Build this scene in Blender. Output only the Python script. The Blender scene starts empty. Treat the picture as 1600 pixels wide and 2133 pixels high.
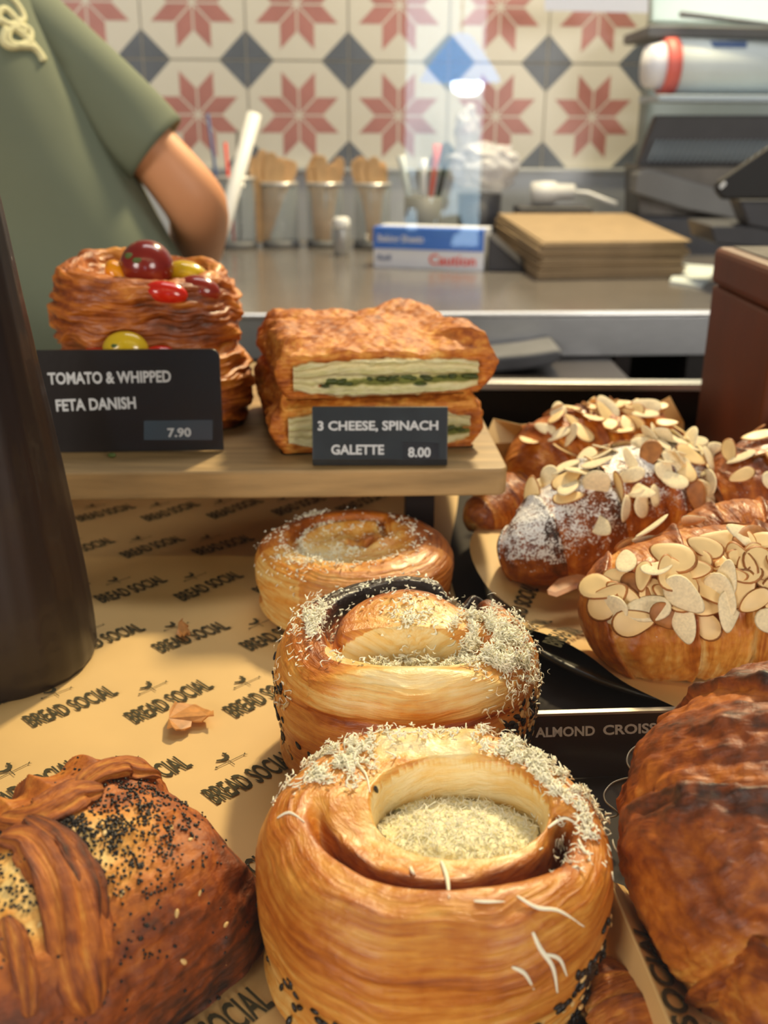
import bpy, bmesh, math, random
import numpy as np
from mathutils import Vector, Matrix, Euler

# ------------------------------------------------------------------ camera, world, lights, exposure
SC = bpy.context.scene
COL = SC.collection
CZ = 1.12                                    # height of the lens above the floor
PITCH, ROLLA, FPX = math.radians(21.1), math.radians(.3), 2080.0
FW = np.array([0, math.cos(PITCH), -math.sin(PITCH)])
_U = np.array([0, math.sin(PITCH), math.cos(PITCH)]); _X = np.array([1., 0, 0])
AX = _X*math.cos(ROLLA) + _U*math.sin(ROLLA)
AU = -_X*math.sin(ROLLA) + _U*math.cos(ROLLA)
cd = bpy.data.cameras.new('camera'); cam = bpy.data.objects.new('camera', cd); COL.objects.link(cam)
cd.sensor_fit = 'VERTICAL'; cd.sensor_height = 7.3; cd.lens = FPX/2133*7.3
cd.clip_start = .004; cd.clip_end = 60
cam.matrix_world = Matrix([[AX[0], AU[0], -FW[0], 0], [AX[1], AU[1], -FW[1], 0], [AX[2], AU[2], -FW[2], CZ], [0, 0, 0, 1]])
cd.dof.use_dof = True; cd.dof.focus_distance = .345; cd.dof.aperture_fstop = 2.6
SC.camera = cam
SC.view_settings.view_transform = 'Standard'; SC.view_settings.look = 'None'
SC.view_settings.gamma = 1; SC.view_settings.use_curve_mapping = False
SC.view_settings.exposure = 0.0
w = bpy.data.worlds.new('world'); SC.world = w; w.use_nodes = True
w.node_tree.nodes['Background'].inputs[0].default_value = (.80, .90, 1, 1)
w.node_tree.nodes['Background'].inputs[1].default_value = .10

def area(name, loc, target, sx, sy, power, color):
    l = bpy.data.lights.new(name, 'AREA'); l.shape = 'RECTANGLE'; l.size = sx; l.size_y = sy
    l.energy = power; l.color = color
    o = bpy.data.objects.new(name, l); COL.objects.link(o); o.location = loc
    o.rotation_euler = (Vector(target)-Vector(loc)).to_track_quat('-Z', 'Y').to_euler()
    return o
area('ceiling_spot', (.48, 1.95, 2.42), (.0, .36, .90), .16, .16, 60, (1, .81, .46))       # warm spot high over the rear worktop
area('display_case_light', (.0, .10, CZ+.34), (.0, .30, CZ-.2), .8, .02, .50, (1, .80, .44))
area('ceiling_light', (.3, 1.2, 2.6), (.1, 1.9, 1.0), 1.4, .5, 14, (1, .98, .95))
area('shop_daylight', (-2.0, -2.2, 1.75), (0, .8, 1.0), 1.1, 1.0, 50, (1, .93, .84))
area('shop_daylight', (2.0, -2.2, 1.75), (0, .8, 1.0), 1.1, 1.0, 50, (1, .93, .84))

# ------------------------------------------------------------------ pixel-to-place helpers
def ray(px, py): return FW + AX*(px-800)/FPX - AU*(py-1066.5)/FPX
O = np.array([0, 0, CZ])
def az(px, py, z):                           # point of that sight line on the level z (relative to the lens)
    d = ray(px, py); return O + d*(z/d[2])
def ay(px, py, y):
    d = ray(px, py); return O + d*(y/d[1])
ZT, ZB, ZC = -.23, -.165, -.219              # tray, board top, rear counter (relative to the lens)
WT, WB, WC = CZ+ZT, CZ+ZB, CZ+ZC

# ------------------------------------------------------------------ noise
def _h(i, j, k, s):
    n = (i*374761393 + j*668265263 + k*2147483647 + s*1274126177) & 0xffffffff
    n = ((n ^ (n >> 13))*1274126177) & 0xffffffff
    n = ((n ^ (n >> 16))*2246822519) & 0xffffffff
    return ((n ^ (n >> 15)) & 0xffffff)/float(0xffffff)
def vnoise(P, seed=0):
    P = np.asarray(P, float); I = np.floor(P).astype(np.int64); f = P-I; f = f*f*(3-2*f)
    r = 0
    for a in (0, 1):
        for b in (0, 1):
            for c in (0, 1):
                wgt = (f[..., 0] if a else 1-f[..., 0])*(f[..., 1] if b else 1-f[..., 1])*(f[..., 2] if c else 1-f[..., 2])
                r = r + wgt*_h(I[..., 0]+a, I[..., 1]+b, I[..., 2]+c, seed)
    return r*2-1
def fbm(P, sc=1., octv=3, seed=0):
    r = 0; a = 1.; t = 0
    for o in range(octv):
        r = r + a*vnoise(np.asarray(P)*sc*2**o, seed+o*17); t += a; a *= .5
    return r/t
def sstep(a, b, x):
    t = np.clip((x-a)/(b-a), 0, 1); return t*t*(3-2*t)
def xyz(*a): return np.stack(np.broadcast_arrays(*a), -1)

# ------------------------------------------------------------------ object helpers
def tag(o, label=None, cat=None, group=None, kind=None):
    if label: o['label'] = label
    if cat: o['category'] = cat
    if group: o['group'] = group
    if kind: o['kind'] = kind
    return o
def thing(name, loc, label, cat, group=None):
    o = bpy.data.objects.new(name, None); COL.objects.link(o); o.location = Vector(loc); o.empty_display_size = .01
    return tag(o, label, cat, group)
def mesh_obj(name, V, F, m, parent=None, smooth=True, attrs=None, fm=None):
    V = np.asarray(V, float)
    base = Vector((0, 0, 0))
    if parent is not None:
        q = parent
        while q is not None: base = base + q.location; q = q.parent
        V = V-np.array(base)
        org = None
    else:
        org = np.array([(V[:, 0].min()+V[:, 0].max())/2, (V[:, 1].min()+V[:, 1].max())/2, V[:, 2].min()]); V = V-org
    me = bpy.data.meshes.new(name); me.from_pydata(V.tolist(), [], [tuple(f) for f in F]); me.update()
    for mm in (m if isinstance(m, (list, tuple)) else [m]): me.materials.append(mm)
    if fm is not None: me.polygons.foreach_set('material_index', np.asarray(fm, np.int32))
    if smooth: me.polygons.foreach_set('use_smooth', [True]*len(me.polygons))
    for k, a in (attrs or {}).items():
        a = np.asarray(a, float)
        if a.ndim == 1:
            at = me.attributes.new(k, 'FLOAT', 'POINT'); at.data.foreach_set('value', a.astype(np.float32))
        else:
            at = me.attributes.new(k, 'FLOAT_VECTOR', 'POINT'); at.data.foreach_set('vector', a.astype(np.float32).ravel())
    o = bpy.data.objects.new(name, me); COL.objects.link(o)
    if parent is not None: o.parent = parent
    else: o.location = org
    return o
def recalc(o):
    bm = bmesh.new(); bm.from_mesh(o.data); bmesh.ops.recalc_face_normals(bm, faces=bm.faces); bm.to_mesh(o.data); bm.free(); return o
def grid_faces(nu, nv, cu=False, cv=False):
    F = []
    for i in range(nu if cu else nu-1):
        for j in range(nv if cv else nv-1):
            a = i*nv+j; b = ((i+1) % nu)*nv+j; c = ((i+1) % nu)*nv+(j+1) % nv; d = i*nv+(j+1) % nv
            F.append((a, b, c, d))
    return F
def grid_obj(name, P, m, parent=None, cu=False, cv=False, attrs=None, caps=False):
    nu, nv = P.shape[:2]; F = grid_faces(nu, nv, cu, cv)
    if caps:                                  # caps close the first and last row of v (u closed)
        F.append(tuple(i*nv for i in range(nu))[::-1]); F.append(tuple(i*nv+nv-1 for i in range(nu)))
    at = {k: (a.reshape(-1, 3) if a.ndim == 3 else a.reshape(-1)) for k, a in (attrs or {}).items()}
    return recalc(mesh_obj(name, P.reshape(-1, 3), F, m, parent, True, at))
class MB:                                     # collects shapes that belong to ONE part
    def __init__(s): s.V = []; s.F = []; s.M = []
    def add(s, V, F, mi=0):
        n = len(s.V); s.V += [tuple(v) for v in V]; s.F += [tuple(i+n for i in f) for f in F]; s.M += [mi]*len(F); return s
    def box(s, x0, x1, y0, y1, z0, z1, mi=0, M=None):
        V = [(x, y, z) for x in (x0, x1) for y in (y0, y1) for z in (z0, z1)]
        if M is not None: V = [tuple(M @ Vector(v)) for v in V]
        return s.add(V, [(0, 1, 3, 2), (4, 6, 7, 5), (0, 4, 5, 1), (2, 3, 7, 6), (0, 2, 6, 4), (1, 5, 7, 3)], mi)
    def prism(s, pts, d, mi=0):               # polygon pts extruded by vector d
        n = len(pts); d = np.array(d); V = [tuple(np.array(p)) for p in pts]+[tuple(np.array(p)+d) for p in pts]
        return s.add(V, [tuple(range(n))[::-1], tuple(range(n, 2*n))]+[(i, (i+1) % n, n+(i+1) % n, n+i) for i in range(n)], mi)
    def tube(s, pts, r, n=10, mi=0, cap=True):
        pts = [Vector(p) for p in pts]; rs = r if isinstance(r, (list, tuple)) else [r]*len(pts); V = []; F = []
        ref = None
        for i, p in enumerate(pts):
            t = (pts[min(i+1, len(pts)-1)]-pts[max(i-1, 0)]).normalized()
            if ref is None: ref = t.orthogonal().normalized()
            a = (ref-t*ref.dot(t)).normalized(); b = t.cross(a); ref = a
            V += [p+(a*math.cos(k*2*math.pi/n)+b*math.sin(k*2*math.pi/n))*rs[i] for k in range(n)]
        for i in range(len(pts)-1):
            F += [(i*n+k, i*n+(k+1) % n, (i+1)*n+(k+1) % n, (i+1)*n+k) for k in range(n)]
        if cap: F += [tuple(range(n))[::-1], tuple((len(pts)-1)*n+k for k in range(n))]
        return s.add(V, F, mi)
    def lathe(s, c, prof, n=32, mi=0):        # prof: (radius, z) list about the vertical through c
        V = []; F = []
        for r, z in prof: V += [(c[0]+r*math.cos(k*2*math.pi/n), c[1]+r*math.sin(k*2*math.pi/n), c[2]+z) for k in range(n)]
        for i in range(len(prof)-1):
            F += [(i*n+k, i*n+(k+1) % n, (i+1)*n+(k+1) % n, (i+1)*n+k) for k in range(n)]
        F += [tuple(range(n))[::-1], tuple((len(prof)-1)*n+k for k in range(n))]
        return s.add(V, F, mi)
    def ball(s, c, r, n=16, mi=0, sc=(1, 1, 1)):
        V = []; F = []
        for i in range(1, n):
            a = math.pi*i/n
            V += [(c[0]+r*sc[0]*math.sin(a)*math.cos(k*math.pi/n), c[1]+r*sc[1]*math.sin(a)*math.sin(k*math.pi/n), c[2]+r*sc[2]*math.cos(a)) for k in range(2*n)]
        m = 2*n
        for i in range(n-2): F += [(i*m+k, (i+1)*m+k, (i+1)*m+(k+1) % m, i*m+(k+1) % m) for k in range(m)]
        F += [tuple(range(m)), tuple((n-2)*m+k for k in range(m))[::-1]]
        return s.add(V, F, mi)
    def build(s, name, m, parent=None, smooth=False, bevel=0, fix=True):
        o = mesh_obj(name, s.V, s.F, m, parent, smooth, None, s.M)
        if fix: recalc(o)
        if bevel:
            b = o.modifiers.new('bevel', 'BEVEL'); b.width = bevel; b.segments = 3; b.limit_method = 'ANGLE'
        return o

def text_geo(s, size=1., bold=.0, xs=1.):     # flat lettering: verts (x,y) and faces, origin left of the baseline
    cu = bpy.data.curves.new('t', 'FONT'); cu.body = s; cu.size = size; cu.offset = bold; cu.fill_mode = 'FRONT'; cu.resolution_u = 3
    ob = bpy.data.objects.new('t', cu); COL.objects.link(ob)
    dg = bpy.context.evaluated_depsgraph_get(); dg.update()
    me = bpy.data.meshes.new_from_object(ob.evaluated_get(dg))
    V = np.array([v.co[:] for v in me.vertices])[:, :2]; F = [tuple(p.vertices) for p in me.polygons]
    bpy.data.objects.remove(ob); bpy.data.curves.remove(cu); bpy.data.meshes.remove(me)
    V[:, 0] -= V[:, 0].min(); V[:, 0] *= xs
    return V, F
def text_on(name, s, p0, p1, h, m, parent, up=(0, 0, 1), out=.0003, bold=.02):
    """lettering from world point p0 to p1 along its baseline, letters h tall, lifted a hair off the surface, slightly thick"""
    V, F = text_geo(s, 1, bold); p0 = np.array(p0); p1 = np.array(p1); L = np.linalg.norm(p1-p0)
    ex = (p1-p0)/L; up = np.array(up, float); up -= ex*up.dot(ex); up /= np.linalg.norm(up); nn = np.cross(ex, up)
    wd = V[:, 0].max(); hh = V[:, 1].max()
    W = p0+np.outer(V[:, 0]/wd*L, ex)+np.outer(V[:, 1]/hh*h, up)+nn*out
    return mesh_obj(name, W, F, m, parent, False)

# ------------------------------------------------------------------ materials
def lin(h):
    r = [int(h[i:i+2], 16)/255 for i in (0, 2, 4)]
    return tuple((c/12.92 if c <= .04045 else ((c+.055)/1.055)**2.4) for c in r)+(1,)
def newmat(name):
    m = bpy.data.materials.new(name); m.use_nodes = True; nt = m.node_tree
    return m, nt, nt.nodes['Principled BSDF']
def N(nt, t, **kw):
    n = nt.nodes.new(t)
    for k, v in kw.items(): setattr(n, k, v)
    return n
def mat(name, col, rough=.5, metal=0., spec=.5, var=0., vs=30., bump=0., bs=200., stretch=(1, 1, 1), trans=0., coat=0., alpha=1.):
    m, nt, b = newmat(name); c = lin(col) if isinstance(col, str) else tuple(col)+(1,)*(4-len(col))
    b.inputs['Base Color'].default_value = c; b.inputs['Roughness'].default_value = rough; b.inputs['Metallic'].default_value = metal
    b.inputs['Specular IOR Level'].default_value = spec; b.inputs['Transmission Weight'].default_value = trans
    b.inputs['Coat Weight'].default_value = coat; b.inputs['Alpha'].default_value = alpha
    tc = N(nt, 'ShaderNodeTexCoord'); mp = N(nt, 'ShaderNodeMapping'); mp.inputs['Scale'].default_value = stretch
    nt.links.new(tc.outputs['Object'], mp.inputs[0])
    if var:
        n = N(nt, 'ShaderNodeTexNoise'); n.inputs['Scale'].default_value = vs; n.inputs['Detail'].default_value = 4
        nt.links.new(mp.outputs[0], n.inputs['Vector'])
        hsv = N(nt, 'ShaderNodeHueSaturation'); hsv.inputs['Color'].default_value = c
        mr = N(nt, 'ShaderNodeMapRange'); mr.inputs['From Min'].default_value = .3; mr.inputs['From Max'].default_value = .7
        mr.inputs['To Min'].default_value = 1-var; mr.inputs['To Max'].default_value = 1+var
        nt.links.new(n.outputs[0], mr.inputs[0]); nt.links.new(mr.outputs[0], hsv.inputs['Value']); nt.links.new(hsv.outputs[0], b.inputs['Base Color'])
    if bump:
        n = N(nt, 'ShaderNodeTexNoise'); n.inputs['Scale'].default_value = bs; n.inputs['Detail'].default_value = 4
        nt.links.new(mp.outputs[0], n.inputs['Vector'])
        bp = N(nt, 'ShaderNodeBump'); bp.inputs['Strength'].default_value = bump; bp.inputs['Distance'].default_value = .001
        nt.links.new(n.outputs[0], bp.inputs['Height']); nt.links.new(bp.outputs[0], b.inputs['Normal'])
    return m
RAMP = [(0., 'f6dfa6'), (.18, 'f0c878'), (.36, 'e09a3e'), (.54, 'c06c1c'), (.72, '8e430e'), (.88, '542709'), (1., '25130a')]
def pastry(name, streak=.35, fine=.12, gloss=.38, ramp=RAMP, bump=.5, sugar=False, coat=.15):
    """baked dough: point attribute toast (0 pale, 1 burnt) + streaks along point attribute flow"""
    m, nt, b = newmat(name); L = nt.links.new
    at = N(nt, 'ShaderNodeAttribute', attribute_name='toast'); fl = N(nt, 'ShaderNodeAttribute', attribute_name='flow')
    n1 = N(nt, 'ShaderNodeTexNoise'); n1.inputs['Scale'].default_value = 1; n1.inputs['Detail'].default_value = 5; n1.inputs['Roughness'].default_value = .6
    L(fl.outputs['Vector'], n1.inputs['Vector'])
    tc = N(nt, 'ShaderNodeTexCoord'); n2 = N(nt, 'ShaderNodeTexNoise'); n2.inputs['Scale'].default_value = 260; n2.inputs['Detail'].default_value = 4
    L(tc.outputs['Object'], n2.inputs['Vector'])
    def ma(op, a, bb):
        x = N(nt, 'ShaderNodeMath', operation=op)
        for i, v in enumerate((a, bb)):
            if isinstance(v, (int, float)): x.inputs[i].default_value = v
            else: L(v, x.inputs[i])
        return x.outputs[0]
    t = ma('ADD', at.outputs['Fac'], ma('MULTIPLY', ma('SUBTRACT', n1.outputs[0], .5), streak*2.2))
    t = ma('ADD', t, ma('MULTIPLY', ma('SUBTRACT', n2.outputs[0], .5), fine*2))
    cr = N(nt, 'ShaderNodeValToRGB'); els = cr.color_ramp.elements
    els[0].position = ramp[0][0]; els[0].color = lin(ramp[0][1]); els[1].position = ramp[-1][0]; els[1].color = lin(ramp[-1][1])
    for p, c in ramp[1:-1]:
        e = els.new(p); e.color = lin(c)
    L(t, cr.inputs[0]); colr = cr.outputs[0]
    if sugar:
        sa = N(nt, 'ShaderNodeAttribute', attribute_name='sugar'); n3 = N(nt, 'ShaderNodeTexNoise'); n3.inputs['Scale'].default_value = 900; n3.inputs['Detail'].default_value = 3
        L(tc.outputs['Object'], n3.inputs['Vector'])
        f = N(nt, 'ShaderNodeMapRange'); f.inputs['From Min'].default_value = .95; f.inputs['From Max'].default_value = 1.1
        L(ma('ADD', n3.outputs[0], sa.outputs['Fac']), f.inputs[0])
        mx = N(nt, 'ShaderNodeMix', data_type='RGBA'); L(f.outputs[0], mx.inputs[0]); L(colr, mx.inputs[6]); mx.inputs[7].default_value = (.88, .86, .82, 1); colr = mx.outputs[2]
    L(colr, b.inputs['Base Color'])
    b.inputs['Roughness'].default_value = gloss; b.inputs['Coat Weight'].default_value = coat; b.inputs['Coat Roughness'].default_value = .25
    h = ma('ADD', ma('MULTIPLY', n1.outputs[0], 1.2), ma('MULTIPLY', n2.outputs[0], .5))
    bp = N(nt, 'ShaderNodeBump'); bp.inputs['Strength'].default_value = bump; bp.inputs['Distance'].default_value = .0012
    L(h, bp.inputs['Height']); L(bp.outputs[0], b.inputs['Normal'])
    return m
M = {}
M['roll'] = pastry('roll_dough', .30, .10, bump=.8)
M['croissant'] = pastry('croissant_dough', .24, .16, gloss=.45, bump=.8, sugar=True)
M['dark_croissant'] = pastry('dark_croissant_dough', .27, .24, gloss=.5, coat=.05, bump=1.0)
M['crust_dark'] = pastry('dark_flaky_crust', .26, .18, gloss=.6, bump=.9, coat=0)
M['danish'] = pastry('danish_dough', .26, .10, gloss=.5)
M['galette'] = pastry('galette_crust', .30, .24, gloss=.62, coat=0)
M['crumb'] = pastry('flaky_crumb', .5, .2, gloss=.7, ramp=[(0, '7d8038'), (.2, 'd5cc86'), (.5, 'f0e6b8'), (.8, 'e0c888'), (1, 'b98a48')], bump=.8, coat=0)
M['spinach'] = mat('spinach', '3f4a16', .5, var=.5, vs=300, bump=.5, bs=500)
M['cheese'] = mat('grated_cheese', 'fffbe2', .6, var=.02, vs=400)
_b = M['cheese'].node_tree.nodes['Principled BSDF']; _b.inputs['Subsurface Weight'].default_value = .0; _b.inputs['Subsurface Scale'].default_value = .003; _b.inputs['Subsurface Radius'].default_value = (1, .8, .5)
M['cream'] = mat('cream_cheese', 'f8efc0', .5, var=.06, vs=160, bump=.5, bs=350)
M['black_seed'] = mat('black_seed', '1c1814', .35)
M['white_seed'] = mat('white_seed', 'dcb877', .45)
M['flake'] = mat('almond_flesh', 'f3d294', .45, var=.10, vs=90)
M['flake_skin'] = mat('almond_skin', 'a56a33', .55, var=.3, vs=200)
M['flake_dusted'] = mat('dusted_almond', 'f0deb4', .8, var=.12, vs=900)
M['paper'] = mat('kraft_paper', 'deb878', .62, var=.05, vs=25, bump=.25, bs=60)
M['ink'] = mat('grey_ink', '4a4533', .95, spec=.1)
M['board'] = mat('board_wood', 'a98a5c', .55, var=.28, vs=14, bump=.2, bs=60, stretch=(1.2, 9, 9))
M['board_side'] = mat('board_side_wood', 'a8834f', .6, var=.15, vs=20, bump=.2, bs=60, stretch=(1.2, 9, 9))
M['black_metal'] = mat('black_metal', '2b2422', .4, metal=.3)
M['sign'] = mat('sign_black', '1d1817', .32, bump=.05, bs=300)
M['sign2'] = mat('sign_slate', '20262a', .4, var=.25, vs=80)
M['letter'] = mat('sign_lettering', 'c9cdd0', .5)
M['tab'] = mat('glossy_tab', '44515c', .18)
M['tray'] = mat('dark_tray', '2a2018', .7, spec=.2, var=.15, vs=12)
M['plate'] = mat('olive_plate', '2e2818', .35, coat=.3)
M['post'] = mat('dark_leather', '1f130e', .42, var=.25, vs=10, stretch=(8, 8, .6), coat=.15)
M['boxwood'] = mat('red_brown_wood', '5e2a0c', .5, var=.22, vs=12, bump=.15, bs=50, stretch=(2, 2, .9))
M['steel'] = mat('brushed_steel', 'b4b6b8', .33, metal=.45, var=.08, vs=20, stretch=(.5, 30, 30))
M['steel_top'] = mat('steel_counter_top', '8d8782', .20, metal=.55, var=.12, vs=9)
M['bright_steel'] = mat('bright_steel', 'd4d4d2', .3, metal=.6)
M['black'] = mat('matt_black', '171514', .6)
M['charcoal'] = mat('charcoal_plastic', '35353a', .5, var=.15, vs=30)
M['grey'] = mat('mid_grey', '6c6d6d', .6, var=.15, vs=8)
M['bluegrey'] = mat('pale_blue_grey', 'a5b4be', .45, var=.05, vs=6)
M['white'] = mat('white_plastic', 'dfe0de', .45)
M['pale'] = mat('pale_cup', 'ccd6d6', .5, var=.04, vs=20)
M['red'] = mat('coral_red', 'd8695f', .5)
M['blue'] = mat('box_blue', '3f74cf', .5)
M['navy'] = mat('navy_label', '3a5586', .5)
M['card'] = mat('white_card', 'dfe2ea', .6)
M['redink'] = mat('red_ink', 'e2442f', .6)
M['bag'] = mat('brown_bag_paper', '957f60', .75, var=.08, vs=30, bump=.3, bs=60)
M['lwood'] = mat('pale_cutlery_wood', 'd2aa78', .6, var=.12, vs=60)
M['shirt'] = mat('sage_green_cotton', '6c745f', .85, var=.05, vs=12, bump=.15, bs=900)
M['skin'] = mat('skin', 'd8976a', .5, var=.06, vs=20)
M['hair'] = mat('dark_hair', '2a1c14', .55)
M['trousers'] = mat('dark_trousers', '24242a', .8)
M['print'] = mat('cream_print', 'd6d0a0', .7)
M['film'] = mat('clear_film', 'd5d6dc', .25, alpha=.55)
M['clear'] = mat('clear_plastic', 'b4bfc2', .08, alpha=.16)
M['wire'] = mat('clear_edge', '9c968a', .25, metal=.4)
M['floor'] = mat('floor_tile', '4a4542', .5, var=.1, vs=4)
M['wall'] = mat('shop_wall', '56504c', .8)
M['trim'] = mat('trim_grey', '7f8485', .5)

# ------------------------------------------------------------------ dough shapes
def interp(xs, ys, t):                        # smooth (Catmull-Rom) through the control values
    ys = np.asarray(ys, float); xs = np.asarray(xs, float)
    i = np.clip(np.searchsorted(xs, t, side='right')-1, 0, len(xs)-2)
    f = (t-xs[i])/(xs[i+1]-xs[i]); p1 = ys[i]; p2 = ys[i+1]; p0 = ys[np.maximum(i-1, 0)]; p3 = ys[np.minimum(i+2, len(xs)-1)]
    if ys.ndim > 1: f = f[..., None]
    return .5*((2*p1)+(-p0+p2)*f+(2*p0-5*p1+4*p2-p3)*f*f+(-p0+3*p1-3*p2+p3)*f**3)

def grid_normals(P):
    du = np.roll(P, -1, 0)-np.roll(P, 1, 0); dv = np.gradient(P, axis=1)
    n = np.cross(du, dv); n /= np.linalg.norm(n, axis=-1, keepdims=True)+1e-12
    return n

def make_roll(name, label, c, R, H, seed, dz, toast, parts_group, rx=1., ry=1., bulge=None):
    """tall coil bun. dz(X,Y)->height change on the crown (units of R), toast(X,Y,Z)->0..1"""
    nt_, ns = 400, 230
    th = np.linspace(0, 2*np.pi, nt_, endpoint=False)[:, None]; s = np.linspace(0, 1, ns)[None]
    ks = [0, .30, .42, .50, .58, .66, .74, .82, .90, .96, 1.0]
    r = interp(ks, [0, .56, .74, .86, .955, 1.0, 1.005, .985, .95, .90, .0], s)
    z = interp(ks, [1., 1., .995, .955, .86, .72, .52, .32, .12, .0, .0], s)
    lump = fbm(xyz(np.cos(th)*1.6, np.sin(th)*1.6, z*1.2), 1, 3, seed)
    rr = r*(1+.035*lump+(bulge(th, z) if bulge else 0))
    X = rr*np.cos(th)*rx; Y = rr*np.sin(th)*ry
    st = fbm(xyz(np.cos(th)*2.2+0*r, np.sin(th)*2.2+0*r, z*22-r*14+lump*2.), 1, 3, seed+5)
    top = sstep(.55, .95, z)
    Z = z*H/R + top*dz(X, Y) + .02*top*fbm(xyz(X*3, Y*3, z), 1, 3, seed+9)
    Z = np.maximum(Z, 0.0)
    k = 1+.013*st*sstep(0, .1, z)
    P = np.stack([c[0]+X*R*k, c[1]+Y*R*k, c[2]+Z*R*(1+.006*st)], -1)
    tt = toast(X, Y, Z*R/H)+.05*st
    flow = xyz(np.cos(th)*2.6+0*r, np.sin(th)*2.6+0*r, Z*26-r*16+lump*1.5)
    root = thing(name, (c[0], c[1], c[2]), label, 'pastry', parts_group)
    grid_obj('dough_coil', P, M['roll'], root, cu=True, attrs={'toast': tt, 'flow': flow})
    return root, P, X, Y, Z

def shreds(name, P, Nn, wgt, n, parent, seed, ln=(.0008, .0034), rad=.00026, lift=.0010, mat_=None):
    """grated cheese: many small curly strips lying on the surface"""
    rng = np.random.default_rng(seed); w_ = wgt.ravel().clip(0); w_ = w_/w_.sum()
    idx = rng.choice(len(w_), n, p=w_); pts = P.reshape(-1, 3)[idx]; q = Nn.reshape(-1, 3)[idx]
    a = rng.normal(size=(n, 3)); a -= q*(a*q).sum(1, keepdims=True)*.8; a /= np.linalg.norm(a, axis=1, keepdims=True); b = np.cross(q, a)
    L = (rng.uniform(ln[0], ln[1], (n, 1)))*rng.uniform(.6, 1, (n, 1)); cv = rng.uniform(-.6, .6, (n, 1))*L; o = pts+q*np.abs(rng.normal(size=(n, 1)))*lift+rng.normal(size=(n, 3))*.0003
    r = rad*rng.uniform(.7, 1.7, (n, 1)); cu_ = rng.uniform(-.25, .4, (n, 1))*L
    c_ = [o+a*L*(t-.5)+b*cv*(4*t*(1-t)-.5)+q*cu_*(2*t-1)**2 for t in (0, .33, .67, 1)]
    V = []
    for k, cc_ in enumerate(c_):
        w2 = r*(.7, 1, 1, .6)[k]; V += [cc_+b*w2*1.5, cc_+q*w2*.7, cc_-b*w2*1.5, cc_-q*w2*.7]
    V = np.stack(V, 1); f0 = [(k*4+i, k*4+(i+1) % 4, k*4+4+(i+1) % 4, k*4+4+i) for k in range(3) for i in range(4)]+[(3, 2, 1, 0), (12, 13, 14, 15)]
    F = (np.array(f0)[None]+np.arange(n)[:, None, None]*16).reshape(-1, 4).tolist()
    o = mesh_obj(name, V.reshape(-1, 3), F, mat_ or M['cheese'], parent, True); o['kind'] = 'stuff'; return o

SEED = {}
def seed_mesh(kind):
    if kind not in SEED:
        mb = MB().ball((0, 0, 0), 1, 5, 0, (.9, .8, .7) if kind == 'poppy' else (1, .58, .34)); o = mb.build('seed', M['black_seed' if kind != 'white' else 'white_seed'], None, True)
        me = o.data; bpy.data.objects.remove(o)
        c_ = np.array([v.co[:] for v in me.vertices]); c_[:, 2] -= c_[:, 2].mean(); c_[:, 1] *= 1-(.0 if kind == 'poppy' else .35)*np.clip(c_[:, 0], 0, 1)
        me.vertices.foreach_set('co', c_.ravel()); SEED[kind] = me
    return SEED[kind]
def seeds(P, Nn, wgt, n, parent, seed, size=.0016, kind='black', indiv=60, label=None):
    """sesame on the crust: the ones nearest the lens are parts of their own, the rest one stuff part"""
    rng = np.random.default_rng(seed); w_ = wgt.ravel().clip(0); w_ = w_/w_.sum()
    idx = rng.choice(len(w_), n, p=w_); pts = P.reshape(-1, 3)[idx]+rng.normal(size=(n, 3))*.0004; nn = Nn.reshape(-1, 3)[idx]
    order = np.argsort(np.linalg.norm(pts-O, axis=1)); me = seed_mesh(kind); base = Vector((0, 0, 0)); q = parent
    while q is not None: base += q.location; q = q.parent
    mb = MB(); V0 = [v.co.copy() for v in me.vertices]; F0 = [tuple(f.vertices) for f in me.polygons]
    nm = 'poppy_seed' if size < .0008 else ('black_sesame_seed' if kind == 'black' else 'white_sesame_seed')
    for k, i in enumerate(order):
        z = Vector(nn[i]); x = Vector(rng.normal(size=3)); x = (x-z*x.dot(z)).normalized(); y = z.cross(x); s = size*rng.uniform(.8, 1.15)
        Mx = Matrix(((x[0]*s, y[0]*s, z[0]*s, pts[i][0]), (x[1]*s, y[1]*s, z[1]*s, pts[i][1]), (x[2]*s, y[2]*s, z[2]*s, pts[i][2]), (0, 0, 0, 1)))
        if k < indiv:
            o = bpy.data.objects.new(nm, me); COL.objects.link(o); o.parent = parent
            Mx.translation = Mx.translation-base; o.matrix_local = Mx
        else: mb.add([Mx @ v for v in V0], F0)
    if mb.V: mb.build(nm+'s', M['black_seed' if kind != 'white' else 'white_seed'], parent, True, fix=False)['kind'] = 'stuff'

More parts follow.
